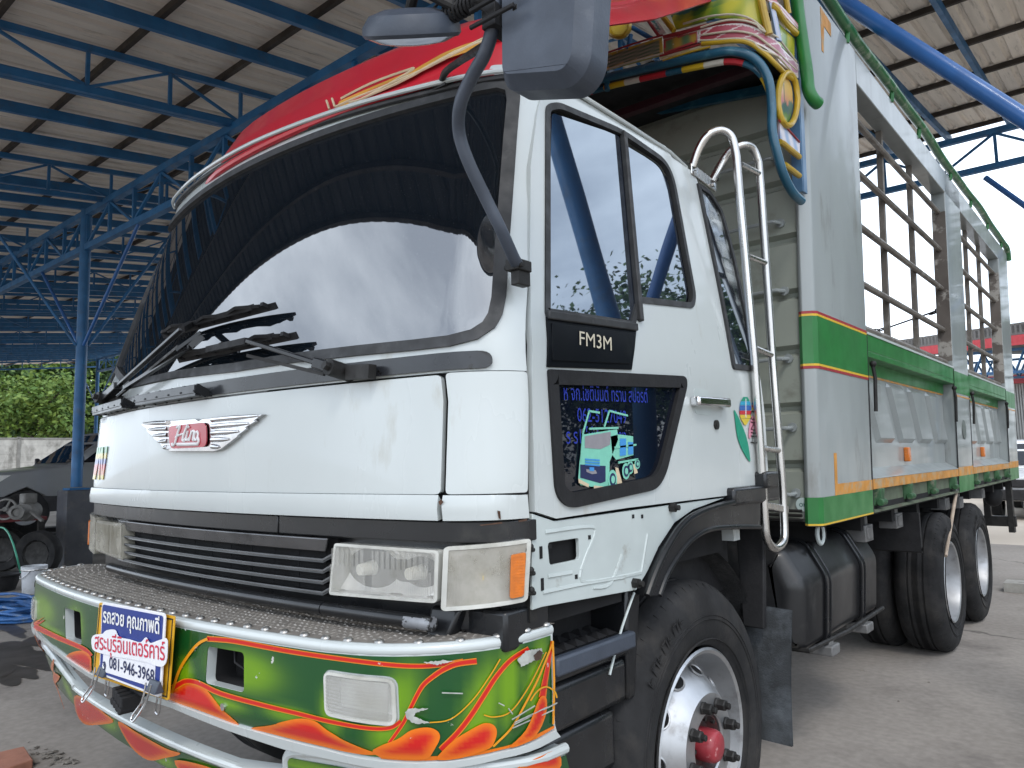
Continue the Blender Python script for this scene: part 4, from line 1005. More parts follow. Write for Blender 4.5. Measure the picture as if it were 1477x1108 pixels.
# ------------------------------------------------------------------ what shows in the dark between bumper and cab
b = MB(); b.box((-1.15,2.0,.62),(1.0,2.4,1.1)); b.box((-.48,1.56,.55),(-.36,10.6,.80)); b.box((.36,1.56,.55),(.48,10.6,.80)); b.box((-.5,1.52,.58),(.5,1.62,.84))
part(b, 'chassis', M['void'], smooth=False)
for x in (-.62,-.2,.25,.66): 
    b = MB(); b.bar((x,1.50,.85),(x+.02,1.46,1.12),.035,.05); part(b, 'bumper_stay', M['iron'])
b = MB(); b.box((-.66,1.70,.62),(.66,1.76,1.08))
for k in range(16): b.bar((lerp(-.62,.62,k/15),1.68,.64),(lerp(-.62,.62,k/15),1.68,1.06),.02,.02,(0,1,0))
part(b, 'radiator', M['iron'], smooth=False)
for k, (x0, x1) in enumerate(((-.9,-.5),(-.3,.1),(.2,.75))):
    b = MB(); b.tube(smoothline([V(x0,1.55,1.02),V(lerp(x0,x1,.4),1.6,.98+.03*k),V(lerp(x0,x1,.7),1.58,1.05),V(x1,1.66,.94)],6), .012, 8); part(b, 'hose', M['rubber'])
b = MB(); b.hexa([(1.03,1.36,1.06),(1.09,1.38,1.06),(1.09,1.42,1.06),(1.03,1.42,1.06)], [(1.02,1.40,1.16),(1.12,1.41,1.16),(1.12,1.46,1.16),(1.02,1.46,1.16)]); b.box((1.10,1.44,1.06),(1.25,1.62,1.16)); part(b, 'bumper_bracket', M['black'], bevel=.01)
# entry step and front of the wheel housing
b = MB(); b.box((.95,1.62,.935),(1.24,2.03,1.00)); stp = part(b, 'entry_step', M['black'], bevel=.012)
b = MB()
for i in range(4):
    for j in range(7):
        c = V(.985+.065*i,1.66+.055*j,1.0); b.add([c+V(-.028,-.024,.001),c+V(.028,-.024,.001),c+V(.028,.024,.001),c+V(-.028,.024,.001),c+V(0,0,.016)], [(0,1,4),(1,2,4),(2,3,4),(3,0,4)])
part(b, 'step_tread', M['rubber'], stp, smooth=False)
b = MB(); b.bar((1.25,1.63,.985),(1.25,2.03,.985),.03,.05); part(b, 'step_edge', M['grey_plastic'], stp, bevel=.008)
b = MB(); b.box((.98,1.62,.80),(1.235,2.02,.93)); b.box((.90,1.63,.62),(1.22,1.97,.79)); part(b, 'step_box', M['black'], bevel=.02)
b = MB(); b.box((.9,1.60,1.02),(1.0,2.2,1.14)); b.hexa([(1.0,2.02,.80),(1.235,2.02,.80),(1.235,2.06,.80),(1.0,2.06,.80)],[(1.0,2.03,1.14),(1.235,2.03,1.14),(1.235,2.12,1.14),(1.0,2.12,1.14)]); part(b, 'wheel_housing', M['black'], bevel=.01)
b = MB(); P = [Sd(*p) for p in S([(922,856),(905,905),(893,950),(887,975)], (2,1.1))]; b.tube(smoothline([p+V(-.018,0,0) for p in P],4), .004, 6); part(b, 'chipped_edge', M['inner_white'])

# ------------------------------------------------------------------ wipers
def onF(px, py, off, g=(.3,1.9)):
    f = lambda s, z: Fr(s, z)+V(0,-off,off*.25); return f(*onsurf(f, px, py, g))
def wiper(pivot, elbow, blade0, blade1, link0, link1, offs):
    b = MB(); p = onF(*pivot, .05); e = onF(*elbow, offs)
    b.bar(p, p.lerp(e,.22), .035, .03); b.bar(p.lerp(e,.2), e, .020, .014); a_ = part(b, 'wiper_arm', M['black'], bevel=.003)
    b = MB(); l0, l1 = onF(*link0, .045), onF(*link1, offs); b.bar(l0, l1, .010, .010); part(b, 'wiper_link', M['iron'], a_)
    b = MB(); b.tube([p+V(0,.05,-.01), p+V(0,-.03,.005)], .024, 14); b.tube([p+V(0,-.03,.005), p+V(0,-.045,.01)], .013, 6); b.bar(p+V(.03,.02,-.01), p+V(.12,.03,-.015), .03, .04); part(b, 'wiper_pivot', M['iron'], a_)
    w0, w1 = onF(*blade0, .03), onF(*blade1, .03); up = V(0,-.6,1).normalized()
    b = MB(); b.bar(w0, w1, .010, .022, up); n_ = V(0,-.026,.006)
    b.bar(w0.lerp(w1,.12)+n_, w0.lerp(w1,.88)+n_, .016, .016, up)
    for t in (.06,.2,.36,.5,.64,.8,.95): b.bar(w0.lerp(w1,t)+V(0,-.004,0), w0.lerp(w1,t)+n_*1.1, .017, .013, up)
    for t in (.05,.35,.62): b.bar(w0.lerp(w1,t)+n_*.8, w0.lerp(w1,t+.16)+n_*1.8, .009, .009, up); b.bar(w0.lerp(w1,t+.16)+n_*1.8, w0.lerp(w1,t+.3)+n_*.8, .009, .009, up)
    b.bar(e, w0.lerp(w1,.35)+n_, .02, .02); part(b, 'wiper_blade', M['rubber'], a_, smooth=False)
wiper((486,533), (357,492), (258,519), (428,484), (468,540), (357,513), .09)
wiper((150,575), (262,475), (236,484), (398,441), (170,572), (258,500), .10)
b = MB(); P = [onF(255,505,.10), onF(290,480,.07), onF(296,500,.08)]; b.bar(P[0], P[1], .012, .012); b.bar(onF(180,560,.06), onF(275,500,.08), .016, .012); b.bar(onF(275,500,.08), onF(292,485,.06), .02, .02); part(b, 'wiper_link', M['black'])
# ------------------------------------------------------------------ red roof fairing
DP = [(1.478,2.742),(1.525,2.86),(1.60,2.985),(1.70,3.065),(1.95,3.205),(2.35,3.42),(2.80,3.70),(3.0,3.82)]
def Df(s, t):
    y0 = interp(t, [(i, p[0]) for i, p in enumerate(DP)]); z = interp(t, [(i, p[1]) for i, p in enumerate(DP)])
    w_ = interp(t, [(0,1.12),(3,1.10),(7,1.06)]); x, y = planpt(s, w_, .25, y0, .14, .16) if s > 0 else planpt(s, w_, .85, y0, .14, .62); 
    a = max(0, abs(s)-.75); drop = interp(t, [(0,0),(2,.05),(4,.55),(7,.9)])*a*a*.7
    return V(x, y, z-drop)
b = MB(); b.patch([(-1.15,0),(1.16,0)]+[(lerp(1.16,1.06,i/6),i+1) for i in range(7)]+[(-1.0,7)]+[(-1.1,4),(-1.15,2)], Df, (), .09, .015, 0)
red = part(b, 'roof_fairing', M['red'], ang=60)
b = MB(); P = [Df(s,t) for s, t in ((.98,1.2),(.99,3),(.96,5),(.9,6.6))]; b.tube(smoothline(P,5), .018, 8); P = [Df(s,t) for s, t in ((.55,4.6),(.75,5.0),(.80,5.8),(.72,6.6))]; b.tube(smoothline(P,5), .02, 8); b.tube([Df(lerp(-1.15,1.14,i/30),0)+V(0,0,.004) for i in range(31)], .014, 8)
part(b, 'fairing_flange', M['red'], red)
gold, cream = mat('gold_flame_paint', (.62,.30,.05), .35, noise=.35, nscale=5, coat=.3), mat('cream_pinstripe', (.62,.5,.33), .4, noise=.2)
def DPx(P, g=(.6,1.4)): return tr(Df, P, g)
b = MB()
for k, (P, m_) in enumerate((([(489,159),(493,150),(520,138),(600,105),(690,64),(726,54),(690,76),(600,113),(545,138),(514,152)],0), ([(503,151),(510,147),(540,134),(572,121),(566,126),(530,145),(514,150)],1))):
    b.patch(DPx(P), Df, (), .04, .001, .013+.002*k, m=m_)
part(b, 'flame_artwork', [gold, M['red']], red)
b = MB()
for P in ([(488,160),(520,146),(560,130),(640,94),(728,50)], [(508,154),(530,147),(575,122),(600,106),(590,108),(540,126),(496,148)], [(479,163),(475,151)], [(487,160),(483,148)], [(527,148),(600,115),(728,59)]):
    b.tube([Df(*p)+V(0,-.012,.010) for p in smoothline([V(*q) for q in DPx(P)],4)], .0045, 5)
part(b, 'pinstripe', cream, red)

# ------------------------------------------------------------------ mirrors
YM = 1.26
mp_ = rounded([(p.x,p.z) for p in (pt(727,-40,y=YM),pt(729,125,y=YM),pt(745,147,y=YM),pt(850,146,y=YM),pt(874,118,y=YM),pt(884,-45,y=YM))], [.02,.03,.03,.03,.03,.02], 4)
top_z = 2.76
mp_ = rounded([(1.452,2.40),(1.472,2.372),(1.645,2.318),(1.690,2.352),(1.735,2.78),(1.46,2.80)], [.02,.02,.03,.03,.06,.06], 4)
mrot = lambda u, v: V(u, YM, v)
b = MB()
tx = [V(p[0],YM-.035,p[1]) for p in mp_]; 
b.hexa([V(p[0],YM+.04,p[1]) for p in mp_], [V(p[0],YM-.02,p[1]) for p in mp_]); q = inset(mp_,.025); b.hexa([V(p[0],YM-.02,p[1]) for p in mp_], [V(p[0],YM-.055,p[1]) for p in q])
mir = part(b, 'door_mirror', M['grey_plastic'], bevel=.012, seg=3)
b = MB(); q = inset(mp_,.02); b.hexa([V(p[0],YM+.041,p[1]) for p in q], [V(p[0],YM+.045,p[1]) for p in q]); part(b, 'mirror_glass', M['chrome'], mir)
c = V(1.475,YM-.03,2.57); b = MB(); b.box((1.43,YM-.068,2.515),(1.47,YM+.03,2.57))
for z in (2.52,2.56): b.tube([V(1.41,YM-.085,z),V(1.54,YM-.085,z)], .006, 6)
for x, z in ((1.52,2.552),(1.535,2.552),(1.535,2.52)): b.box((x-.006,YM-.0775,z-.006),(x+.006,YM-.075,z+.006))
part(b, 'mirror_clamp', M['rubber'], mir, bevel=.004)
AP = [(748,384,1.50),(741,372,1.46),(722,330,1.40),(700,285,1.36),(675,232,1.31),(662,190,1.28),(664,150,1.25),(680,112,1.24),(698,80,1.225),(708,50,1.215),(713,15,1.21),(716,-30,1.21)]
b = MB(); ap = [pt(px,py,y=y) for px, py, y in AP]; b.tube(smoothline(ap,6), .0165, 12)
arm = part(b, 'mirror_arm', M['grey_plastic'])
b = MB(); b.tube(smoothline([pt(637,122,y=1.60),pt(642,105,y=1.55),pt(664,88,y=1.45),pt(706,62,y=1.22)],5), .011, 10); b.box((pt(637,122,y=1.60)-V(.02,.02,.02)), (pt(637,122,y=1.60)+V(.035,.02,.012))); part(b, 'mirror_stay', M['iron'], arm)
b = MB(); h_ = pt(748,386,y=1.50); b.box(h_-V(.022,.03,.012), h_+V(.022,.03,.018)); b.box(h_-V(.012,.02,.05), h_+V(.016,.03,-.01)); b.tube([h_+V(-.03,-.02,0),h_+V(.03,-.02,0)], .008, 8); part(b, 'arm_hinge', M['iron'], arm, bevel=.004)
# small round mirror above the windscreen
r0 = pt(594,44,y=1.16); ax = V(.35,-.45,.925).normalized()
b = MB(); b.lathe([(.00001,.05),(.06,.047),(.10,.034),(.118,.010),(.120,-.008),(.113,-.016),(.00001,-.016)], r0, ax, 36); rm = part(b, 'round_mirror', M['grey_plastic'])
b = MB(); b.lathe([(.108,-.0165),(.08,-.028),(.04,-.034),(.00001,-.036)], r0, ax, 36); part(b, 'mirror_glass', M['chrome'], rm)
b = MB(); j = pt(668,12,y=1.19); k_ = pt(720,-12,y=1.21); b.tube(smoothline([r0+ax*.045, r0+ax*.07+V(.04,0,.0), j, k_],5), .013, 10)
part(b, 'mirror_stem', M['iron'], rm)
b = MB()
rr = random.Random(5)
for k in range(9):
    c = j+V(-.05+.012*k, 0, .004); b.tube([c+V(.006*math.sin(a*.7),.020*math.cos(a*.7),.022*math.sin(a*.7)) for a in range(10)], .004, 5)
for k in range(3): b.tube(smoothline([j+V(-.07+.02*k,0,.02),j+V(-.11+.02*k,.01,.05+.01*k),j+V(-.05,.01,.06),j+V(0,0,.02)],4), .004, 5)
b.tube([j+V(.03,-.01,.0),pt(716,30,y=1.2)], .0025, 4)
part(b, 'wire_binding', M['rubber'], rm)

# ------------------------------------------------------------------ chrome ladder behind the cab
lx = 1.285
b = MB()
la = smoothline([pt(999,241,x=1.14),pt(1008,215,x=1.17),pt(1022,194,x=1.21),pt(1040,188,x=1.245),pt(1055,198,x=1.275),pt(1062,225,x=lx)],6)+[pt(1066,275,x=lx),pt(1088,520,x=lx),pt(1100,700,x=lx)]+smoothline([pt(1103,755,x=lx),pt(1106,778,x=lx),pt(1118,791,x=lx),pt(1130,780,x=lx),pt(1131,755,x=lx)],6)
lb2 = [pt(1128,700,x=lx),pt(1114,520,x=lx),pt(1098,280,x=lx)]+smoothline([pt(1094,235,x=lx),pt(1086,215,x=lx-.01),pt(1072,209,x=1.255),pt(1056,216,x=1.22),pt(1043,232,x=1.18),pt(1027,262,x=1.14)],6)
b.tube(la+lb2, .0175, 12); lad = part(b, 'ladder', M['steel'])
for a_, c_ in (((1068,237),(1095,251)),((1079,370),(1105,380)),((1088,502),(1114,513)),((1097,646),(1124,650))):
    b = MB(); b.tube([pt(*a_,x=lx),pt(*c_,x=lx)], .013, 10); part(b, 'rung', M['steel'], lad)
b = MB(); b.bar(pt(996,243,x=1.14), pt(1032,270,x=1.14), .012, .05, (0,0,1)); part(b, 'ladder_bracket', M['steel'], lad, bevel=.004)
for p in ((1002,249),(1027,267)):
    b = MB(); q = pt(*p,x=1.148); b.tube([q,q+V(.012,0,0)], .009, 6); part(b, 'bracket_bolt', M['chrome'], lad)
b = MB(); b.bar(pt(1094,728,x=1.26),pt(1130,735,x=1.27),.05,.03); part(b, 'ladder_foot_bracket', M['steel'], lad, bevel=.004)
# ================================================================== THE TRUCK: cargo bed
def Bd(y, z): return V(1.265+.028*(z-1.2), y, z)
def Bo(off): return lambda y, z: V(1.265+.028*(z-1.2)+off, y, z)
def quad(mb, f, y0, y1, z0, z1, th=.05, m=0, off=0.): return mb.patch([(y0,z0),(y1,z0),(y1,z1),(y0,z1)], f, (), .6, th, off, m)
bed = empty('cargo_bed', (0, 0, 0)); bed.parent = None
bpy.data.objects.remove(bed)
ZB, ZT, ZG = 1.185, 3.97, 2.235
# front wall with horizontal pressed ribs
YF = 3.78
prof = []
z = 1.22
while z < 3.3:
    prof += [(YF,z),(YF,z+.23),(YF+.035,z+.25),(YF+.035,z+.27),(YF,z+.29)]; z += .29
b = MB(); xs_ = [-1.28,-.6,0,.6,1.20]; n = len(prof)
b.add([(x+(.028*(zz-1.2)+.004 if x > 1 else 0),y,zz) for x in xs_ for y, zz in prof], [(i*n+j, (i+1)*n+j, (i+1)*n+j+1, i*n+j+1) for i in range(4) for j in range(n-1)])
b.box((-1.28,YF+.05,1.2),(1.2,YF+.08,3.53))
fw = part(b, 'bed_front_wall', mat('faded_grey_green_paint', (.30,.325,.28), .45, noise=.15, nscale=3, dirt=(.17,.17,.14), dscale=5, dlo=.55, dhi=.75), ang=25)
for k in range(6):
    zz = pt(1115, [318,418,517,617,712,225][k], y=3.70).z
    b = MB(); b.tube(smoothline([V(1.15,YF,zz),V(1.14,YF-.06,zz-.005),V(1.11,YF-.075,zz-.005),V(.86,YF-.075,zz-.01),V(.83,YF-.06,zz-.01),V(.82,YF,zz-.01)],4), .010, 8); b.tube([V(1.15,YF-.002,zz),V(1.15,YF-.014,zz)], .024, 8)
    part(b, 'step_bar', M['grey_green'], fw)
b = MB(); q = pt(1158,728,y=YF-.004); b.lathe([(.034,0),(.034,.003),(.00001,.003)], q, (0,-1,0), 20); part(b, 'round_sticker', flat('pale_sticker', (.50,.60,.58)), fw)
b = MB(); b.text('OK', lambda u, v: V(q.x+u, q.y-.004, q.z+v), -.018, -.01, .026, off=.0, bold=.01); part(b, 'sticker_lettering', flat('dark_green_lettering', (.01,.10,.08)), fw, smooth=False)
# front corner post: chamfered face and broad side plate
def corner(u, z): # u runs from the front face round on to the side
    if u < .09: return V(1.19+.028*(z-1.2)+u*.55/.6*.6, 3.765+u*.45, z)
    return Bd(3.98+(u-.14), z) if u > .14 else V(lerp(1.2395,1.265,(u-.09)/.05)+.028*(z-1.2), lerp(3.8055,3.98,(u-.09)/.05), z)
b = MB(); pts2 = [(1.188,3.765),(1.205,3.752),(1.250,3.775),(1.265,3.80),(1.265,4.66),(1.215,4.66),(1.215,3.83),(1.188,3.83)]
b.hexa([V(x,y,ZB) for x, y in pts2], [V(x+.028*(ZT-ZB),y,ZT) for x, y in pts2]); 
post = part(b, 'front_corner_post', M['grey_green'], bevel=.006)
def stripe(P, m, name, par, off=.003):
    b = MB(); b.patch(P, Bo(off), (), .5, .002, 0); return part(b, name, m, par, smooth=False)
M['yline'] = flat('yellow_line', (.66,.42,.03)); M['rline'] = flat('dark_red_line', (.32,.02,.03))
def bandwrap(par, z0, z1, m, name, off):
    b = MB(); pp = [(1.188,3.765),(1.205,3.752),(1.250,3.775),(1.265,3.80),(1.265,4.655)]
    vs = []
    for zz in (z0,z1):
        k = .028*(zz-ZB)
        for i, (x, y) in enumerate(pp):
            d = V(0,-1,0) if i == 0 else V(.5,-.85,0) if i < 3 else V(1,-.3,0) if i == 3 else V(1,0,0); vs.append(V(x+k,y,zz)+d*off)
    n = len(pp); b.add(vs, [(i,i+1,i+1+n,i+n) for i in range(n-1)]); return part(b, name, m, par, smooth=False)
bandwrap(post, 1.985, 2.225, M['green'], 'green_band', .002)
for z0, z1, m_ in ((2.225,2.236,M['yline']),(2.236,2.250,M['rline']),(1.974,1.985,M['yline']),(1.960,1.974,M['rline'])): bandwrap(post, z0, z1, m_, 'pinstripe', .0024)
bandwrap(post, 1.192, 1.325, M['green'], 'green_foot', .002)
bandwrap(post, 1.188, 1.197, M['yline'], 'pinstripe', .0026)
stripe([(3.985,1.325),(4.655,1.325),(4.655,1.382),(4.025,1.382),(4.025,1.54),(3.985,1.54)], M['orange'], 'orange_stripe', post)
stripe([(4.02,3.70),(4.05,3.70),(4.07,3.86),(4.19,3.85),(4.19,3.93),(4.02,3.95)], M['orange'], 'orange_stripe', post)
b = MB(); lp_ = pt(1163,-10,y=3.70); b.tube(smoothline([V(1.335,3.70,4.2),V(1.325,3.70,3.85),pt(1163,100,y=3.70),pt(1166,128,y=3.70),pt(1173,143,y=3.72),pt(1180,150,y=3.76)],6), .031, 14); part(b, 'corner_pipe', M['green'], post)
b = MB()
for i in range(3): b.tube([V(.62+0*i,YF-.02,1.215+.022*i),V(1.18,YF-.03,1.215+.022*i)], .008, 6)
part(b, 'brake_pipe', M['iron'])
# posts
def postmb(y0, y1, z0, z1, d=.11):
    b = MB(); b.hexa([Bd(y0,z0),Bd(y1,z0),Bd(y1,z0)-V(d,0,0),Bd(y0,z0)-V(d,0,0)], [Bd(y0,z1),Bd(y1,z1),Bd(y1,z1)-V(d,0,0),Bd(y0,z1)-V(d,0,0)]); return b
PM = (7.22, 7.90); PR = (10.22, 10.95)
for (y0, y1) in (PM, PR):
    p_ = part(postmb(y0,y1,ZB,ZT), 'side_post', M['grey_green'], bevel=.008)
    stripe([(y0,2.03),(y1,2.03),(y1,2.215),(y0,2.215)], M['green'], 'green_band', p_)
    stripe([(y0,2.0),(y1,2.0),(y1,2.012),(y0,2.012)], M['orange'], 'pinstripe', p_)
    stripe([(y0,1.19),(y1,1.19),(y1,1.325),(y0,1.325)], M['green'], 'green_foot', p_); stripe([(y0,1.325),(y1,1.325),(y1,1.40),(y0,1.40)], M['orange'], 'orange_stripe', p_)
    b = MB(); b.hexa([Bd(y0-.003,2.3)-V(.004,0,0),Bd(y0-.003,2.3)-V(.106,0,0),Bd(y0,2.3)-V(.106,0,0),Bd(y0,2.3)-V(.004,0,0)],[Bd(y0-.003,3.6)-V(.004,0,0),Bd(y0-.003,3.6)-V(.106,0,0),Bd(y0,3.6)-V(.106,0,0),Bd(y0,3.6)-V(.004,0,0)]); part(b, 'worn_jamb', mat('mottled_bare_jamb', (.14,.12,.105), .7, noise=.3, nscale=3, dirt=(.35,.33,.30), dscale=4, dlo=.5, dhi=.55), p_, smooth=False)
    if y0 == PM[0]:
        b = MB(); b.lathe([(.085,0),(.085,.003),(.00001,.003)], Bd(7.55,1.72)+V(.002,0,0), (1,0,0), 24); part(b, 'round_emblem', flat('dark_grey_disc', (.12,.14,.13)), p_)
# top beam and rail
b = MB(); y0, y1 = 4.66, 10.25
b.hexa([Bd(y0,3.765),Bd(y1,3.765),Bd(y1,3.765)-V(.11,0,0),Bd(y0,3.765)-V(.11,0,0)], [Bd(y0,ZT-.005),Bd(y1,ZT-.005),Bd(y1,ZT-.005)-V(.11,0,0),Bd(y0,ZT-.005)-V(.11,0,0)]); tb_ = part(b, 'top_beam', M['grey_green'], bevel=.006)
b = MB(); wob = lambda y: .007*math.sin(y*2.3)+.003*math.sin(y*5.1)
b.tube([V(1.352+wob(y)*.5,y,4.045+wob(y)) for y in [3.9+.25*i for i in range(29)]]+[V(1.35,11.0,4.0),V(1.345,11.05,3.90)], .034, 12)
rl = part(b, 'top_rail', mat('chipped_green_pipe', (.02,.15,.04), .4, noise=.3, nscale=7, coat=.3, dirt=(.22,.30,.20), dscale=10, dlo=.55, dhi=.66))
for y in (4.5,5.5,6.3,7.5,8.5,9.5,10.5): b = MB(); b.tube([V(1.34,y,ZT-.02),V(1.35,y,4.03)], .015, 8); part(b, 'rail_stub', M['green'], rl)
# steel grids in the two openings; the far side has the same
M['bar'] = mat('bare_steel_bar', (.23,.205,.18), .45, .5, noise=.3, nscale=6, dirt=(.36,.34,.31), dscale=8)
def grid(y0, y1, sx):
    X = lambda z: (1.265+.028*(z-1.2)-.06)*sx
    for zz in (3.60,3.27,2.93,2.57,2.29):
        b = MB(); b.tube([V(X(zz)-.0*sx,y0-.02,zz),V(X(zz),y1+.02,zz)], .021 if zz > 2.3 else .025, 8); part(b, 'grid_bar', M['bar'])
    for t in (.33,.66):
        y = lerp(y0,y1,t); b = MB(); b.bar(V(X(2.25)-.03*sx,y,2.25),V(X(3.8)-.03*sx,y,3.8),.042,.036,(1,0,0)); part(b, 'grid_upright', M['bar'], smooth=False)
grid(4.66, 7.22, 1); grid(7.90, 10.22, 1); grid(4.66,7.22,-1); grid(7.9,10.22,-1)
# tension chains across the bed
def chain(a, c, name='tension_chain'):
    a, c = Vector(a), Vector(c); n = int((c-a).length/.075); b = MB(); d = (c-a).normalized()
    for i in range(n):
        o = a.lerp(c,(i+.5)/n)-V(0,0,.10*4*((i+.5)/n)*(1-(i+.5)/n)); u = d.orthogonal().normalized() if i % 2 else d.cross(d.orthogonal()).normalized()
        if 3 < i < n*.30 : continue
        b.tube([o+d*.05*math.cos(k*.785)+u*.026*math.sin(k*.785) for k in range(8)], .008, 5, closed=True)
    b.bar(a, a.lerp(c,.3)-V(0,0,.084), .02, .012); return part(b, name, M['iron'])
chain((1.22,4.72,2.86),(-1.22,7.2,2.95)); chain((1.22,4.72,2.36),(-1.22,7.2,2.40)); chain((1.22,7.95,2.9),(-1.22,9.9,3.0)); 
# far side of the bed, floor and tail
b = MB(); b.hexa([V(-1.31,3.8,3.76),V(-1.31,10.95,3.76),V(-1.2,10.95,3.76),V(-1.2,3.8,3.76)],[V(-1.34,3.8,3.96),V(-1.34,10.95,3.96),V(-1.23,10.95,3.96),V(-1.23,3.8,3.96)]); part(b, 'far_top_beam', M['grey_green'])
b = MB(); b.box((-1.27,3.85,1.2),(-1.2,10.95,2.24)); part(b, 'far_side_gate', M['grey_green'])
for y0, y1 in ((3.8,4.66),PM,PR): b = MB(); b.box((-1.30,y0,1.2),(-1.21,y1,3.8)); part(b, 'far_side_post', M['grey_green'])
b = MB(); b.box((-1.24,3.86,1.24),(1.22,10.9,1.30)); part(b, 'bed_floor', M['rust'])
b = MB(); b.box((-1.24,10.90,1.3),(1.22,10.96,2.2)); part(b, 'tailgate', M['grey_green'])
# side gates: recessed panel with slanted pressings
M['hinge'] = mat('chipped_green_hinge', (.03,.11,.04), .5, noise=.4, nscale=14, dirt=(.14,.15,.10), dscale=16)
def gate(y0, y1):
    y0 += .012; y1 -= .012
    b = MB(); quad(b, Bo(-.09), y0, y1, 1.36, 2.10, .02)
    b.hexa([Bo(-.09)(y0,1.44),Bo(-.09)(y1,1.44),Bo(.005)(y1,1.385),Bo(.005)(y0,1.385)],[Bo(-.091)(y0,1.445),Bo(-.091)(y1,1.445),Bo(.004)(y1,1.39),Bo(.004)(y0,1.39)])
    g_ = part(b, 'side_gate', M['grey_green'], bevel=.003)
    n = 4; L_ = y1-y0
    for k in range(n):
        ya = y0+L_*(.06+.225*k); w_ = L_*.16; sl = L_*.115
        P = [V(*p) for p in ((ya+sl,1.60),(ya+sl+w_-.03,1.60),(ya+sl+w_,1.63),(ya+w_+.01,1.97),(ya+w_-.02,2.0),(ya+.02,2.0),(ya,1.97))]
        b = MB(); q = inset(P,.03); k_ = len(P)
        b.add([Bo(-.0895)(*p) for p in P]+[Bo(-.062)(*p) for p in q], [(i,(i+1) % k_,(i+1) % k_+k_,i+k_) for i in range(k_)]+[tuple(range(k_,2*k_))]); part(b, 'pressing', M['grey_green'], g_, ang=20)
    # upper rail of the gate: green box section with a recess
    b = MB(); quad(b, Bo(.0), y0, y1, 2.135, 2.235, .06); quad(b, Bo(-.08), y0, y1, 2.02, 2.14, .02); b.hexa([Bo(.0)(y0,2.10),Bo(.0)(y1,2.10),Bo(-.085)(y1,2.10),Bo(-.085)(y0,2.10)],[Bo(.0)(y0,2.135),Bo(.0)(y1,2.135),Bo(-.085)(y1,2.135),Bo(-.085)(y0,2.135)])
    part(b, 'gate_rail', M['green'], g_, bevel=.004)
    b = MB(); b.bar(Bo(-.03)(y0,2.24), Bo(-.03)(y1,2.24), .07, .014); part(b, 'worn_rail_top', M['inner_white'], g_)
    stripe([(y0,2.008),(y1,2.008),(y1,2.022),(y0,2.022)], M['orange'], 'pinstripe', g_, -.085)
    b = MB(); quad(b, Bo(.003), y0, y1, 1.325, 1.388, .05); part(b, 'orange_sill', M['orange'], g_, bevel=.003)
    b = MB(); quad(b, Bo(-.03), y0, y1, 1.20, 1.325, .03); quad(b, Bo(.001), y0, y1, 1.19, 1.205, .05); part(b, 'lower_sill', mat('dirty_green_sill', (.12,.15,.10), .6, noise=.3, nscale=4, dirt=(.10,.08,.06), dscale=6), g_)
    for t in (.06,.34,.62,.93):
        y = lerp(y0,y1,t); b = MB(); b.hexa([Bo(-.03)(y-.05,1.22),Bo(.012)(y-.03,1.25),Bo(.012)(y+.03,1.25),Bo(-.03)(y+.05,1.22)],[Bo(-.03)(y-.06,1.33),Bo(.014)(y-.045,1.325),Bo(.014)(y+.045,1.325),Bo(-.03)(y+.06,1.33)]); b.tube([Bo(.008)(y-.05,1.245),Bo(.008)(y+.05,1.245)], .022, 8); part(b, 'gate_hinge', M['hinge'], g_, bevel=.004)
    y = lerp(y0,y1,.46); b = MB(); b.box(Bo(-.09)(y-.03,1.47), Bo(-.055)(y+.03,1.57)); part(b, 'marker_lamp', M['amber'], g_, bevel=.008)
    for y in (y0+.06,y1-.06):
        b = MB(); b.tube([Bo(.008)(y,2.06),Bo(.02)(y,1.98),Bo(.012)(y+.02,1.78)], .011, 8); b.ball(Bo(.012)(y,2.06), .02, 6); part(b, 'gate_latch', M['iron'], g_)
gate(4.66, 7.22); gate(7.90, 10.22)
for y in (4.66,7.9,7.22,10.22): b = MB(); quad(b, Bo(.0022), y-.011, y+.011, 1.19, 2.23, .004); part(b, 'gate_gap', M['void'], smooth=False)
# under the bed: cross members, brackets, hook
b = MB()
for y in [3.95+.68*i for i in range(11)]: b.box((-1.2,y,1.09),(1.2,y+.08,1.19))
b.box((-1.2,3.85,1.175),(1.24,10.9,1.24)); part(b, 'bed_underframe', M['void'], smooth=False)
for (px, py), y in zip(((1241,769),(1286,751),(1357,727),(1378,725),(1410,712)), (4.6,5.25,6.9,7.9,9.6)):
    c = pt(px,py,x=1.16); b = MB(); b.box(c-V(.06,.08,.045), c+V(.05,.08,.05)); b.box(c+V(-.05,-.05,.05), c+V(.03,.05,.12)); b.box(c+V(.05,-.05,-.03),c+V(.056,.05,.035)); part(b, 'frame_clamp', mat('grey_steel_clamp', (.17,.17,.17), .5, .4, noise=.3, nscale=14), bevel=.006)
b = MB(); c = pt(1183,770,x=1.20); b.tube([c+V(0,.05,.06)]+[c+V(0,.045*math.cos(a),.05*math.sin(a)-.0) for a in [.9-.45*i for i in range(12)]], .011, 8); part(b, 'rope_hook', M['inner_white'])
# hanging rod, spray flap between the wheels
b = MB(); b.tube([pt(1379,712,x=1.24),pt(1364,802,x=1.28)], .013, 8); part(b, 'flap_rod', mat('pale_rusty_rod', (.45,.36,.28), .6, noise=.3, nscale=8))
b = MB(); b.box((.60,5.72,.86),(1.27,5.76,1.12)); b.tube([V(.6,5.74,.87),V(1.27,5.74,.87)], .02, 8); part(b, 'spray_flap', M['rubber'])

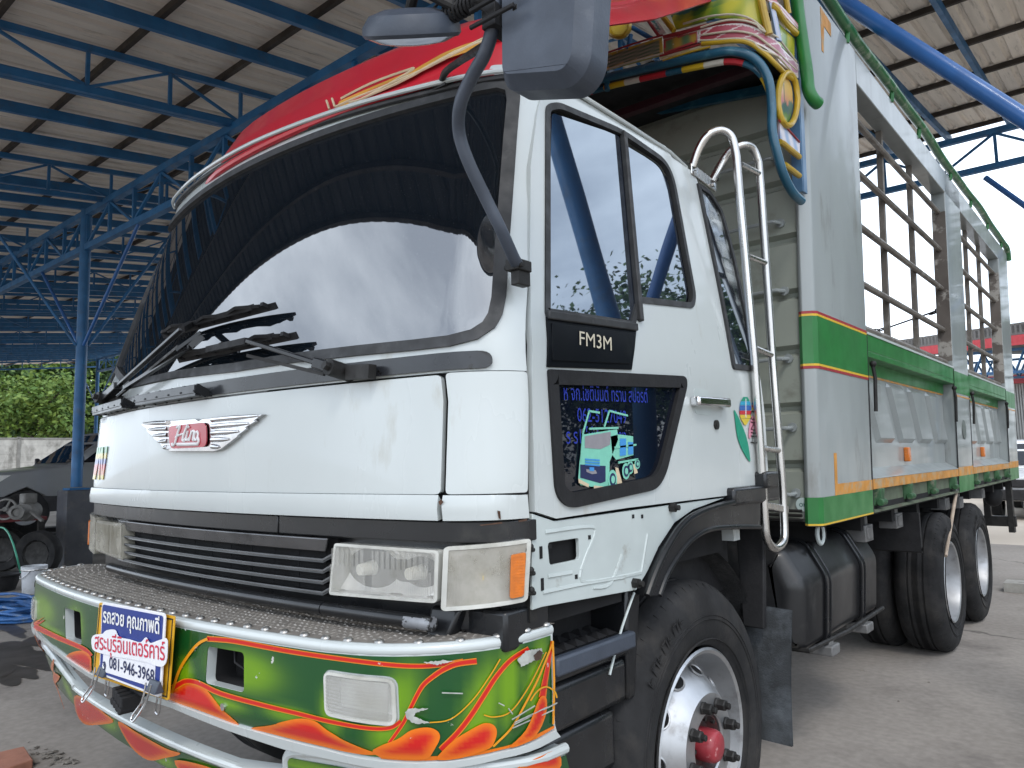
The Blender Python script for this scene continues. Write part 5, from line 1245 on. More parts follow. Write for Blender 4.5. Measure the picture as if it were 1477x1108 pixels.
# ------------------------------------------------------------------ wheels
def wheel(c, R, w_, side, dish, nuts, hubm, label=None):
    """tyre + rim; side is +1/-1 for the outer face, dish = depth of the disc from the outer rim edge (negative: bulging)"""
    c = Vector(c); o = empty('wheel', (0,0,0)); bpy.data.objects.remove(o)
    ax = V(side,0,0); ri = R*.575
    t = [(ri,-.02),(ri+.012,.012),(ri+.05,.030),(ri+.11,.038),(R-.10,.036),(R-.045,.020),(R-.022,.0),(R-.008,-.018),(R,-.035)]
    gx = [-.035,-.07,-.074,-.082,-.086,-.135,-.139,-.147,-.151]
    prof = [(r, h) for r, h in t]
    for h in gx[1:]: prof.append((R if h in (-.07,-.086,-.135,-.151) else R-.013, h))
    half = prof; full = half+[(r,-w_+(-h)) for r, h in half[::-1]]
    b = MB(); b.lathe(full, c, ax, 72, cap=False); ty = part(b, 'wheel_tyre', M['tyre'], ang=28)
    b = MB()
    for r in (R-.118,R-.132,ri+.035): b.lathe([(r-.003,.034),(r,.0405),(r+.003,.034)], c, ax, 72, cap=False)
    for k in range(64):        # shoulder sipes
        a = 2*math.pi*k/64; u = V(0,math.cos(a),math.sin(a)); tq = V(0,-math.sin(a),math.cos(a)); p = c+u*(R-.03)+ax*.008; b.bar(p-ax*.004, p+u*.018-ax*.02, .006, .003, tq)
    part(b, 'tyre_rib', M['tyre'], ty)
    # sidewall lettering, raised blocks
    b = MB()
    for k, a0 in enumerate((1.9,2.0,2.09,2.18,2.27,2.36,2.45)):
        u0 = V(0,math.cos(a0),math.sin(a0)); tq = V(0,-math.sin(a0),math.cos(a0)); p = c+u0*(R-.085)+ax*.0365
        for s_ in ((-.016,-.02,-.016,.02),(-.016,.02,.012,.02),(.012,.02,.012,-.02)) if k % 2 else ((-.016,-.02,-.016,.02),(-.016,-.02,.012,-.02),(-.016,0,.008,0)):
            b.bar(p+tq*s_[0]*-1+u0*s_[1], p+tq*s_[2]*-1+u0*s_[3], .006, .002, ax)
    part(b, 'sidewall_mark', M['tyre'], ty, smooth=False)
    rm = MB(); d = -dish
    rp = [(ri+.004,.020),(ri-.004,.026),(ri-.016,.020),(ri-.022,-.01),(ri-.030,-.06 if d < 0 else -.035)]
    if dish < 0:          # front: disc bulges out
        rp += [(ri-.045,-.075),(ri-.062,-.062),(ri-.09,-.022),(ri-.118,.012),(.182,.030),(.172,.040),(.108,.040),(.104,.034),(.102,-.02),(.00001,-.02)]
    else:
        rp += [(ri-.034,-.11),(ri-.05,-.135),(ri-.10,-.150),(.15,-.155),(.12,-.155),(.12,-.20),(.00001,-.2)]
    rm.lathe(rp, c, ax, 64, cap=False); rim = part(rm, 'wheel_rim', M['alu'], ang=30)
    if nuts:
        for k in range(8):
            a = 2*math.pi*(k+.35)/8
            u = V(0,math.cos(a),math.sin(a)); p = c+u*.140+ax*.040
            b = MB(); b.lathe([(.024,0),(.024,.006),(.0205,.008),(.0205,.034),(.016,.038),(.00001,.038)], p, ax, 6, 0); b.lathe([(.011,.037),(.011,.052),(.00001,.053)], p, ax, 10); part(b, 'wheel_nut', M['iron'], rim, bevel=.002)
        for k in range(10):
            a = 2*math.pi*(k+.1)/10; u = V(0,math.cos(a),math.sin(a)); tq = V(0,-math.sin(a),math.cos(a)); r_ = ri-.084
            cc = c+u*r_; n_ = (ax*.62+u*.8).normalized(); e1 = tq; e2 = n_.cross(e1)
            b = MB(); pp = [cc-ax*.030+n_*.003+e1*.033*math.cos(q)+e2*.026*math.sin(q) for q in [i*.393 for i in range(16)]]; b.add(pp, [tuple(range(16))]); part(b, 'hand_hole', M['void'], rim, smooth=False)
            b = MB(); b.tube(pp, .004, 5, closed=True); part(b, 'hole_edge', M['alu'], rim)
        b = MB(); b.lathe([(.101,-.018),(.101,.030),(.094,.032),(.078,.012),(.072,.006),(.00001,.006)], c, ax, 40); part(b, 'hub_ring', mat('greasy_red_hub', (.10,.02,.02), .5, noise=.6, nscale=14, dirt=(.02,.015,.015), dscale=18, dlo=.4, dhi=.6), rim)
        for k in range(8):
            a = 2*math.pi*k/8; p = c+V(0,math.cos(a),math.sin(a))*.086+ax*.022; b = MB(); b.lathe([(.008,0),(.008,.01),(.00001,.011)], p, ax, 6); part(b, 'hub_bolt', M['iron'], rim)
        b = MB(); b.lathe([(.056,.0),(.056,.055),(.052,.068),(.045,.076),(.030,.080),(.00001,.080)], c, ax, 28); part(b, 'hub_cap', mat('chipped_red_cap', (.33,.028,.04), .5, noise=.35, nscale=12, coat=.3, dirt=(.55,.25,.25), dscale=22, dlo=.6, dhi=.68), rim, bevel=.004)
    return ty, rim
FW = (1.215, 2.50, .535)
wheel(FW, .555, .27, 1, -1, True, None)
wheel((-1.215, 2.50, .535), .555, .27, -1, -1, False, None)
XR2 = 1.235
for y in (6.72, 8.05):
    wheel((XR2, y, .525), .53, .26, 1, 1, False, None)
    wheel((XR2-.345, y, .525), .53, .26, 1, 1, False, None)
    wheel((-XR2, y, .525), .53, .26, -1, 1, False, None)
b = MB(); b.lathe([(.09,-1.1),(.09,1.1)], (0,2.5,.53), (1,0,0), 12); b.lathe([(.12,-1.1),(.12,1.1)], (0,6.72,.53), (1,0,0), 12); b.lathe([(.12,-1.1),(.12,1.1)], (0,8.05,.53), (1,0,0), 12); part(b, 'axle', M['iron'])
# mud guard and flap behind the front wheel
b = MB(); P = [V(0,2.5+.68*math.cos(a),.53+.68*math.sin(a)) for a in [math.radians(100-6*i) for i in range(16)]]
vs = []
for p in P: vs += [V(.84,p.y,p.z),V(1.18,p.y,p.z)]
vs += [V(.84,3.2,.62),V(1.18,3.2,.62)]
n = len(vs)//2; b.add(vs, [(2*i,2*i+1,2*i+3,2*i+2) for i in range(n-1)]); b.add([v+V(0,.012,.012) for v in vs], [(2*i,2*i+2,2*i+3,2*i+1) for i in range(n-1)]); part(b, 'mud_guard', mat('dusty_black_guard', (.035,.036,.038), .65, noise=.3, nscale=10, bump=.5, bscale=120, dirt=(.10,.10,.10), dscale=8, dlo=.5, dhi=.75))
b = MB(); b.hexa([V(1.13,3.14,1.18),V(1.225,3.14,1.18),V(1.225,3.16,1.18),V(1.13,3.16,1.18)][::-1], [V(1.20,3.06,.83),V(1.235,3.06,.83),V(1.235,3.08,.83),V(1.20,3.08,.83)][::-1]); b.hexa([V(1.16,3.04,.83),V(1.25,3.04,.83),V(1.25,3.07,.83),V(1.16,3.07,.83)],[V(1.12,3.10,1.28),V(1.25,3.10,1.28),V(1.25,3.13,1.28),V(1.12,3.13,1.28)]); part(b, 'guard_bracket', M['rubber'], bevel=.006)
fm = mat('dirty_mud_flap', (.045,.05,.055), .7, noise=.3, nscale=9, bump=.4, bscale=160, dirt=(.11,.125,.14), dscale=7, dlo=.45, dhi=.7)
b = MB(); fp = [(1.02,.92),(1.345,.905),(1.320,.37),(1.05,.385)]
n = 8; vs = []
for j in range(n+1):
    t = j/n
    for i in range(5):
        x = lerp(lerp(fp[0][0],fp[1][0],i/4), lerp(fp[3][0],fp[2][0],i/4), t); zz = lerp(lerp(fp[0][1],fp[1][1],i/4), lerp(fp[3][1],fp[2][1],i/4), t); vs.append(V(x,3.09+.012*math.sin(t*4+i*.6),zz))
fs = [(j*5+i,j*5+i+1,(j+1)*5+i+1,(j+1)*5+i) for j in range(n) for i in range(4)]
b.add(vs, fs); b.add([v+V(0,.01,0) for v in vs], [f[::-1] for f in fs]); part(b, 'mud_flap', fm, fix=False)

# ------------------------------------------------------------------ fuel tank
b = MB(); tp_ = rounded([(.66,.60),(1.19,.60),(1.21,.92),(1.11,1.09),(.66,1.09)], [.05,.05,.04,.04,.05], 5)
Yt0, Yt1 = 3.62, 4.92
rings = [(Yt0,.10),(Yt0+.02,.03),(Yt0+.06,0),(Yt1-.06,0),(Yt1-.02,.03),(Yt1,.10)]; vs = []; k = len(tp_)
for y, d in rings:
    for p in (inset(tp_, d) if d else tp_): vs.append(V(p[0],y,p[1]))
b.add(vs, [(i*k+j,i*k+(j+1) % k,(i+1)*k+(j+1) % k,(i+1)*k+j) for i in range(len(rings)-1) for j in range(k)]+[tuple(range(k))[::-1],tuple((len(rings)-1)*k+j for j in range(k))])
tk = part(b, 'fuel_tank', mat('dusty_black_tank', (.012,.0125,.014), .32, noise=.4, nscale=4, coat=.15, dirt=(.04,.04,.04), dscale=6, dlo=.55, dhi=.8), ang=60)
for y in (3.95,4.55):
    b = MB(); o = inset(tp_,-.012); kk = len(o)
    for dy in (0,):
        b.hexa([V(p[0],y-.03,p[1]) for p in o],[V(p[0],y+.03,p[1]) for p in o])
    b.tube([V(p[0],y-.03,p[1]) for p in o], .007, 6, closed=True); b.tube([V(p[0],y+.03,p[1]) for p in o], .007, 6, closed=True)
    part(b, 'tank_strap', M['black'], tk)
    b = MB(); b.box((1.12,y-.06,.54),(1.24,y+.06,.59)); b.box((1.0,y-.03,.57),(1.22,y+.03,.61)); part(b, 'strap_foot', mat('grey_steel_foot', (.20,.20,.20), .5, .4, noise=.3, nscale=12), tk, bevel=.008)
b = MB(); b.tube([V(.66,Yt0+.05,.605),V(1.20,Yt0+.05,.61),V(1.22,4.2,.607),V(1.21,Yt1,.61)], .012, 8); part(b, 'tank_rail', M['iron'], tk)
b = MB(); b.tube([V(1.02,4.0,1.09),V(1.02,4.0,1.13)], .05, 16); part(b, 'filler_cap', M['iron'], tk)
b = MB(); b.box((.45,5.2,.70),(.95,5.65,1.12)); part(b, 'battery_box', M['void'], smooth=False)
b = MB(); b.box((.2,10.75,.62),(1.22,10.84,.74)); b.box((.9,10.75,.74),(.97,10.84,1.18)); b.box((1.14,10.74,.55),(1.20,10.86,1.15)); part(b, 'rear_bumper', M['iron'])
b = MB(); c = pt(1442,742,y=10.4); b.ball((1.05,10.45,1.0), .13, 8, sc=(.8,1,1)); part(b, 'rear_lamp_unit', M['rubber'])

# ------------------------------------------------------------------ painted headboard over the cab
def HB(u, z):
    x, y = planpt(u, 1.30+.02*(z-3), .22, 3.24, .03, .15)
    return V(x, y, z)
def H(P, g=(1.2,3.4)): return tr(HB, P, g)
def hz(px, py, g=(1.2,3.4)): return HB(*onsurf(HB, px, py, g))
UB = 1.62
arch = [(1160,292),(1142,276),(1130,252),(1121,222),(1114,190),(1113,150),(1110,122),(1103,103),(1092,88),(1076,78),(1050,74),(1015,80),(960,92),(900,106),(870,114)]
au = tr(HB, arch[2:], (1.45,3.1))
b = MB()
ap = [pt(1156,290,x=1.30), pt(1143,277,x=1.30)]+[HB(*q) for q in au]+[HB(u,z_) for u, z_ in ((.2,3.575),(-.3,3.58),(-.8,3.53),(-1.15,3.45),(-1.35,3.30),(-1.5,3.0))]
b.tube(smoothline(ap,5), .022, 12); M['teal'] = mat('teal_blue_paint', (.012,.10,.17), .35, noise=.2, nscale=9, coat=.4, dirt=(.05,.16,.22), dscale=12)
hb = part(b, 'headboard_frame', M['teal'])
# candy stripe tube just inside the arch
n_ = smoothline([p+V(-.012,.03,-.035) for p in ap[4:]],5); b = MB(); cols = [flat('red_stripe', (.45,.02,.03)), flat('white_stripe', (.62,.60,.52)), flat('yellow_stripe', (.62,.42,.02)), M['teal']]
L_ = 0; seg = []
for i in range(len(n_)-1):
    L_ += (n_[i+1]-n_[i]).length; b.tube([n_[i],n_[i+1]], .016, 8, m=int(L_/.11) % 4, cap=False)
part(b, 'striped_tube', cols, hb)
# ceiling under the overhang and its cross beams
b = MB()
vs = []
for i in range(21):
    u = lerp(-1.45,1.45,i/20); p = HB(u,3.5); zt = interp(abs(u), [(0,3.60),(1.0,3.53),(1.2,3.46),(1.45,3.40)]); vs += [V(p.x,p.y+.02,zt),V(max(-1.24,min(1.24,p.x)),YF+.03,3.52)]
b.add(vs, [(2*i,2*i+1,2*i+3,2*i+2) for i in range(20)]); part(b, 'headboard_underside', mat('dark_painted_underside', (.022,.022,.024), .6, noise=.5, nscale=8), hb)
b = MB(); a_, c_ = pt(905,168,y=YF-.03), pt(1112,128,y=YF-.03); d = (c_-a_)/(c_.x-a_.x); b.bar(c_-d*2.4, c_+d*.08, .03, .045); part(b, 'cross_beam', M['teal'], hb)
b = MB(); b.bar(V(-1.2,3.52,3.50),V(1.18,3.52,3.47),.05,.04); part(b, 'cross_beam', mat('maroon_beam', (.05,.012,.02), .5, noise=.3), hb)
b = MB(); p0, p1 = V(1.295,3.725,2.84), V(1.32,3.725,4.3); b.bar(p0, p1, .05, .014, (1,0,0)); b.bar(p0+V(-.02,-.03,0), p1+V(-.02,-.03,0), .012, .05, (1,0,0)); part(b, 'headboard_post', mat('blue_grey_paint', (.07,.17,.30), .4, noise=.2, nscale=8, coat=.3), hb)
# painted boards
def scenery(z0, z1):
    def f(u, v, d):
        t = (v-z0)/(z1-z0); n = math.sin(u*31)*.5+math.sin(u*73+1)*.3+math.sin(u*140)*.2; m = math.sin(u*23+v*17)*.6+math.sin(u*61-v*29+2)*.4
        if t < .20+.03*n: c = mixc((.10,.22,.02), (.48,.44,.03), .5+.6*m)
        elif t < .30+.05*n: c = mixc((.05,.16,.03), (.55,.50,.06), .3+.5*m)
        elif t < .46+.13*n: c = mixc((.02,.08,.06), (.06,.16,.15), .5+.5*m)
        else:
            k = (math.sin(u*9+v*7)+1)/2; c = mixc((.62,.40,.10), (.50,.14,.17), 1.6-2.2*t+.4*k); c = mixc(c, (.12,.28,.45), max(0,math.sin(u*5.3+2))*.8*(1-t))
            if abs((u*8.3) % 1-.5) < .035 and t < .9: c = (.05,.07,.05)
        h = ((u-.93)/.10, (t-.36)/.22)
        if 0 < h[1] < 1 and abs(h[0]) < 1-h[1]*.9: c = (.60,.40,.04) if h[1] < .85 else (.3,.05,.03)
        return c
    return f
def board(P, name, cf, step=.009, off=0., th=.012, g=(1.0,3.6)):
    b = MB(); b.patch(tr(HB, P, g), HB, (), step, th, off, cf=cf); return part(b, name, M['signpaint'], hb)
def btube(P, r, m_, name, g=(1.0,3.6), off=0.):
    q = [V(*p) for p in tr(HB, P, g)]; b = MB(); b.tube([HB(p[0],p[1])+V(off*.6,-off,0) for p in smoothline(q,5)], r, 10); return part(b, name, m_, hb)
M['yellow'] = mat('mustard_yellow_paint', (.50,.32,.015), .38, noise=.25, nscale=9, coat=.3); M['maroon'] = mat('maroon_paint', (.30,.025,.03), .4, noise=.25, nscale=9)
def lacework(u, v, d):
    t = (math.sin(u*17+v*34+.4*math.sin(u*9)), math.sin(u*15-v*48))
    return (.68,.62,.60) if min(abs(x) for x in t) < .13 or d < .008 else mixc((.36,.05,.07),(.40,.20,.28), (u-1.0)*1.8)
sc = tr(HB, [(985,40),(985,-60)], (.9,3.6))
ART = scenery(sc[0][1]-.015, sc[0][1]+.27)
board([(975,42),(1030,26),(1070,28),(1085,38),(1100,52),(1108,-60),(1060,-90),(940,-50)], 'scenery_panel', ART, step=.006)
board([(1010,45),(1040,36),(1070,36),(1090,42),(1104,52),(1124,70),(1148,94),(1148,114),(1122,92),(1108,76),(1092,66),(1070,62),(1008,62)], 'lattice_panel', lacework, off=.012, step=.0045)
btube([(1012,66),(1060,62),(1082,66),(1104,82),(1124,102),(1147,120)], .012, M['yellow'], 'yellow_tube', off=.015)
btube([(982,50),(1030,37),(1070,33),(1090,38),(1108,52)], .010, M['maroon'], 'maroon_tube', off=.012)
btube([(1010,44),(1040,35),(1070,34),(1090,40),(1108,52),(1147,93)], .005, M['txt_gold'], 'cream_moulding', off=.022)
btube([(1008,63),(1060,60),(1084,64),(1108,80),(1147,115)], .005, M['txt_gold'], 'cream_moulding', off=.022)
btube([(1108,54),(1098,10),(1090,-40)], .018, M['yellow'], 'yellow_tube', (1.2,3.6), .02)
btube([(1112,12),(1130,35),(1147,52)], .016, M['yellow'], 'yellow_tube', (1.4,3.6), .02); btube([(1136,24),(1130,-10)], .014, M['yellow'], 'yellow_tube', (1.5,3.6), .02)
board([(1102,-10),(1118,8),(1147,38),(1147,46),(1116,18),(1100,0)], 'lattice_panel', lambda u, v, d: (.66,.60,.58) if int(v*90) % 2 else (.40,.08,.12), off=.02, g=(1.45,3.7))
board([(1106,6),(1112,8),(1122,62),(1116,60)], 'blue_upright', lambda u, v, d: mixc((.20,.28,.45),(.45,.47,.55), d/.01), off=.02, g=(1.3,3.6))
board([(1118,30),(1146,56),(1146,86),(1122,62)], 'scenery_panel', ART, off=.0, g=(1.45,3.6))
# oval portrait frame on the side, now a plain landscape
oc = [(1133+14*math.cos(a), 145+38*math.sin(a)) for a in [i*.3142 for i in range(20)]]
board([(1133+11*math.cos(a), 145+33*math.sin(a)) for a in [i*.3142 for i in range(20)]], 'oval_panel', scenery(3.08,3.42), g=(1.5,3.2), step=.01)
b = MB(); b.tube([HB(*q)+V(.012,-.004,0) for q in tr(HB, oc, (1.5,3.2))], .015, 10, closed=True); part(b, 'oval_frame', M['yellow'], hb)
board([(1123,175),(1152,206),(1152,226),(1124,203)], 'cloud_panel', lambda u, v, d: mixc((.18,.28,.45),(.55,.52,.55), .5+.5*math.sin(u*60+v*30)), g=(1.5,3.0), off=.006)
btube([(1124,206),(1152,228)], .014, M['yellow'], 'yellow_tube', (1.5,3.0), .01); btube([(1131,239),(1152,255)], .014, M['yellow'], 'yellow_tube', (1.5,2.9), .01)
btube([(1123,176),(1152,207)], .005, M['maroon'], 'maroon_tube', (1.5,3.0), .014)
# low boards across the front, left of the lattice
bookish = lambda u, v, d: mixc((.03,.12,.06),(.30,.30,.24), .5+.5*math.sin((v+.09*u)*330)) if d > .012 else (.50,.36,.06)
board([(780,122),(880,78),(956,55),(957,80),(880,101),(780,130)], 'striped_board', bookish, off=.01, g=(.5,3.7))
board([(952,84),(1022,64),(1024,71),(955,90)], 'striped_board', lambda u, v, d: (.42,.36,.16) if d > .008 else (.62,.55,.45), off=.014, g=(.9,3.6))
board([(929,22),(941,18),(961,48),(949,52)], 'cut_glass_panel', lambda u, v, d: (.66,.62,.6) if d < .010 or abs(math.sin((u*60+v*40))) < .2 or abs(math.sin((u*60-v*50))) < .2 else (.04,.28,.26), off=.012, g=(.8,3.8))
btube([(948,16),(972,47)], .014, M['yellow'], 'yellow_tube', (.85,3.8), .012); btube([(926,20),(950,54)], .008, M['maroon'], 'maroon_tube', (.8,3.8), .012)
btube([(957,56),(982,50)], .010, M['maroon'], 'maroon_tube', (.9,3.6), .012)
oc = [(894+16*math.cos(a), 38+17*math.sin(a)) for a in [i*.3142 for i in range(20)]]
board(oc, 'round_panel', lambda u, v, d: mixc((.62,.50,.10),(.60,.42,.03), d/.03), g=(.5,3.8), step=.02)
b = MB(); b.tube([HB(*q)+V(0,-.012,0) for q in tr(HB, oc, (.5,3.8))], .013, 10, closed=True); part(b, 'round_frame', M['yellow'], hb)
for P in ([(910,50),(906,72)],[(912,40),(940,56)]): btube(P, .012, M['shed_blue'], 'frame_strut', (.6,3.7))

for P, m_ in (([(868,82),(915,66),(956,54)],'maroon'),([(868,106),(915,91),(957,80)],'txt_gold'),([(952,84),(990,73),(1024,63)],'maroon'),([(956,91),(990,80),(1024,71)],'yellow'),([(985,38),(1030,26),(1075,28),(1104,50)],'txt_gold'),([(1012,54),(1050,49),(1085,53),(1120,78),(1147,104)],'txt_gold')):
    btube(P, .005, M[m_], 'painted_moulding', (.9,3.6), .018)
board([(958,58),(1006,46),(1006,62),(958,78)], 'striped_board', lambda u, v, d: (.40,.05,.06) if d < .008 else mixc((.45,.30,.05),(.10,.20,.10), .5+.5*math.sin(u*70)), off=.006, g=(.9,3.6))
# crown of the headboard, above the picture's edge
b = MB(); b.patch([(-1.45,3.98),(1.45,3.98),(1.45,4.10),(.7,4.24),(-.7,4.24),(-1.45,4.10)], HB, (), .03, .012, .004, cf=scenery(3.92,4.24)); part(b, 'scenery_panel', M['signpaint'], hb)
b = MB(); b.tube([HB(u,z)+V(0,-.01,0) for u, z in ((-1.45,3.98),(-1.45,4.10),(-.7,4.24),(0,4.25),(.7,4.24),(1.45,4.10),(1.45,3.98))], .016, 8); part(b, 'yellow_tube', M['yellow'], hb)
for u in (-1.35,-.7,0,.45): b = MB(); b.tube([HB(u,3.5)+V(0,.02,0),HB(u,4.0)+V(0,.02,0)], .016, 8); part(b, 'frame_strut', M['teal'], hb)
# ------------------------------------------------------------------ plates and clips on the bumper
def PS(off): return lambda x, z: V(x, 1.062-off+.03*x, z)
ps = lambda P, off=0., g=(-.2,.95): tr(PS(off), P, g)
yl = rounded(ps([(143,869),(252,889),(243,1011),(134,975)], .0), .01)
b = MB(); b.patch(yl, PS(0), (), .3, .004, 0); lpn = part(b, 'licence_plate', M['plate_yellow'], bevel=.001)
b = MB(); b.patch(inset(yl,.008), PS(.0), [inset(yl,.012)], .3, .001, .0015); part(b, 'plate_border', M['txt_black'], lpn, smooth=False)
O = .016
so = rounded(ps([(147,868),(238,885),(231,1007),(143,973)], O), .02)
sg = MB(); sg.patch(so, PS(O), (), .3, .006, 0); c_ = V(-.45,1.02,.8)
SIGN = sg.build('advertising_plate', M['sign_white'], None, bevel=.0015); tag(SIGN, 'blue and white advertising plate clipped over the yellow licence plate', 'sign')
def sgn(mb, name, m): return mb.build(name, m, SIGN, smooth=False)
b = MB(); P = inset(so,.008); b.patch(P, PS(O), (), .3, .001, .0015); sgn(b, 'blue_field', M['sign_blue'])
b = MB(); b.patch(rounded(ps([(151,927),(226,945),(224,992),(149,968)], O), .015), PS(O), (), .3, .001, .003); sgn(b, 'white_field', M['sign_white'])
def fit2(name, body, p0, p1, h, m, off, bold=0., shear=0.):
    t = MB(); t.text(body, lambda u, v: V(u,0,v), 0, 0, 1); mx_ = max(v[0] for v in t.v)
    f = PS(O); a, c = onsurf(f, *p0, (-.4,.95)), onsurf(f, *p1, (-.2,.95)); L_ = (Vector(c)-Vector(a)).length
    b = MB(); b.text(body, f, a[0], a[1], h, sx=L_/mx_/h, off=off, rot=math.atan2(c[1]-a[1], c[0]-a[0]), bold=bold, shear=shear); return sgn(b, name, m)
fit2('white_lettering', 'รถสวย คุณภาพดี', (150,897), (231,914), .062, M['txt_white'], .0035, .022)
ban = [(135,920),(140,915),(150,914),(156,909),(168,908),(174,918),(190,922),(205,926),(213,919),(219,927),(232,923),(243,921),(244,940),(242,955),(236,961),(225,959),(215,955),(190,950),(165,946),(140,939),(135,931)]
b = MB(); q = [V(*p) for p in ps(ban, O)]; q = smoothline(q, 4, True); b.patch(q, PS(O), (), .3, .002, .006); sgn(b, 'script_banner', M['sign_white'])
fit2('red_script', 'สระบุรีอินเตอร์คาร์', (139,935), (241,952), .070, M['txt_red'], .0075, .006)
fit2('phone_number', '081-946-3968', (159,963), (224,984), .052, M['txt_navy'], .0045, .012)
b = MB(); f = PS(O); c0 = onsurf(f,152,960,(-.4,.95)); b.patch([(c0[0]+.012*math.cos(a*.4),c0[1]+.014*math.sin(a*.4)) for a in range(16)], f, (), .1, .001, .0045); sgn(b, 'phone_icon', M['txt_navy'])
b = MB(); b.tube([f(c0[0]-.003,c0[1]+.007)+V(0,-.006,0),f(c0[0]-.005,c0[1])+V(0,-.006,0),f(c0[0]+.003,c0[1]-.008)+V(0,-.006,0)], .0022, 5); sgn(b, 'handset_icon', M['txt_white'])
def clip(px, py, lab):
    c = pt(px, py, y=1.04); e = empty('binder_clip', c, lab, 'clip', 'binder clips on the plate')
    b = MB(); b.hexa([c+V(-.03,-.012,.006),c+V(.03,-.012,.006),c+V(.03,.02,.006),c+V(-.03,.02,.006)][::1], [c+V(-.03,.002,.04),c+V(.03,.002,.04),c+V(.03,.008,.04),c+V(-.03,.008,.04)]); b.build('clip_body', M['grey_plastic'], e, bevel=.003)
    for s in (-1,1):
        b = MB(); o = c+V(0,-.014 if s < 0 else .02,.004); d = V(-.035,-.03*(1 if s < 0 else -.3),-.075)
        b.tube(smoothline([o+V(-.018,0,.03),o+V(-.012,0,0)+d*.3,o+V(-.016,0,0)+d*.85,o+d,o+V(.010,0,0)+d*.9,o+V(.012,0,0)+d*.3,o+V(.018,0,.03)],5), .0028, 6); b.build('clip_handle', M['chrome'], e)
clip(147, 978, 'metal binder clip at the lower left corner of the blue advertising plate'); clip(221, 1002, 'metal binder clip at the lower right corner of the blue advertising plate')
b = MB(); c = pt(186,1003,y=1.07)
for k in range(4):
    o = c+V(-.045+.028*k,-.004*k,-.004*k); b.box(o-V(.011,.03,.022), o+V(.011,.03,.022)); b.tube([o+V(0,-.035,-.018),o+V(0,.02,-.018)], .012, 12)
b.bar(c+V(-.06,.02,.02), c+V(.08,.02,.012), .03, .012); part(b, 'cable_socket', M['rubber'], bevel=.003)

# ================================================================== THINGS BEHIND
M['tarmat'] = mat('dark_workshop_steel', (.03,.03,.033), .6, noise=.4, nscale=6)
def car(x, y, z, paint, name, label, cat, ry=0.):
    """pickup seen from its front left quarter; nose towards -y"""
    e = empty(name, (x,y,z), label, cat); base = V(x,y,z); W = .90
    prof = [(0,.55),(.03,.80),(.10,.93),(.55,1.02),(1.30,1.10),(1.55,1.13),(2.05,1.52),(2.35,1.72),(2.9,1.78),(3.55,1.74),(3.8,1.62),(3.95,1.22),(5.25,1.2),(5.3,.9),(5.3,.5),(4.7,.42),(4.6,.62),(4.3,.78),(3.95,.62),(3.85,.42),(1.35,.42),(1.25,.62),(.95,.78),(.6,.62),(.5,.42),(.15,.40)]
    b = MB(); n = len(prof); vs = []
    for xo, k in ((-1,0),(-.97,1),(.97,1),(1,0)):
        for py, pz in prof:
            tum = max(0,(pz-1.1))*.22; vs.append(base+V(xo*(W-tum)-(0 if k else 0), py+(0 if k else .0), pz-(0 if k else .03 if pz > 1 else 0)))
    b.add(vs, [(i*n+j,i*n+(j+1) % n,(i+1)*n+(j+1) % n,(i+1)*n+j) for i in range(3) for j in range(n)]+[tuple(range(n))[::-1],tuple(3*n+j for j in range(n))]); b.build('car_body', paint, e, bevel=.03, seg=3)
    for s in (-1,1):
        sx = lambda h: s*(W-max(0,h-1.1)*.22+.004)
        for nm, P in (('side_window', [(1.78,1.17),(2.35,1.62),(2.75,1.66),(2.75,1.18)]), ('side_window', [(2.82,1.18),(2.82,1.66),(3.45,1.64),(3.62,1.2)])):
            b = MB(); b.prism([base+V(sx(h),yy,h) for yy, h in P], V(-s*.01,0,0)); b.build(nm, M['darkglass'], e, smooth=False)
        b = MB(); b.prism([base+V(s*(W+.004),yy,h) for yy, h in ((.13,.86),(.50,.985),(.72,.98),(.45,.80),(.2,.74))], V(-s*.03,0,0)); b.build('headlight', M['reflector'], e, smooth=False)
        b = MB(); b.prism([base+V(s*(W+.012),yy,h) for yy, h in ((.02,.66),(1.36,.62),(5.2,.60),(5.2,.38),(.1,.36))], V(-s*.03,0,0)); b.build('lower_cladding', M['tarmat'], e, smooth=False)
        b = MB(); b.hexa([base+V(s*(W-.02),1.62,1.12),base+V(s*(W+.20),1.66,1.13),base+V(s*(W+.20),1.74,1.13),base+V(s*(W-.02),1.74,1.12)],[base+V(s*(W-.02),1.62,1.17),base+V(s*(W+.20),1.66,1.28),base+V(s*(W+.20),1.74,1.28),base+V(s*(W-.02),1.74,1.17)]); b.build('wing_mirror', M['tarmat'], e, bevel=.02)
        for yy in (.95,4.28):
            b = MB(); b.lathe([(.20,.01),(.26,.03),(.34,.02),(.365,-.03),(.365,-.2),(.2,-.2)], base+V(s*W,yy,.365), (s,0,0), 32, cap=False); t_ = b.build('car_wheel', M['tyre'], e)
            b = MB(); b.lathe([(.21,.012),(.2,.0),(.08,-.02),(.05,.0),(.00001,.0)], base+V(s*W,yy,.365), (s,0,0), 10, cap=False); b.build('car_rim', M['alu'], t_)
    b = MB(); f_ = lambda u, h: base+V(u, lerp(1.56,2.30,(h-1.14)/.54)-.012, h+.012)
    b.add([f_(-.80,1.16),f_(.80,1.16),f_(.68,1.66),f_(-.68,1.66)], [(0,1,2,3)]); b.build('car_windshield', M['darkglass'], e, smooth=False)
    b = MB(); b.box(base+V(-.86,-.06,.42), base+V(.86,.06,.66)); b.box(base+V(-.5,-.02,.70), base+V(.5,.03,.88)); b.build('car_bumper', M['tarmat'], e, bevel=.03)
    return e
M['silver'] = mat('silver_grey_car_paint', (.24,.245,.25), .3, .3, noise=.08, nscale=3, coat=.5)
M['carwhite'] = mat('white_car_paint', (.66,.67,.68), .25, noise=.05, nscale=3, coat=.5)
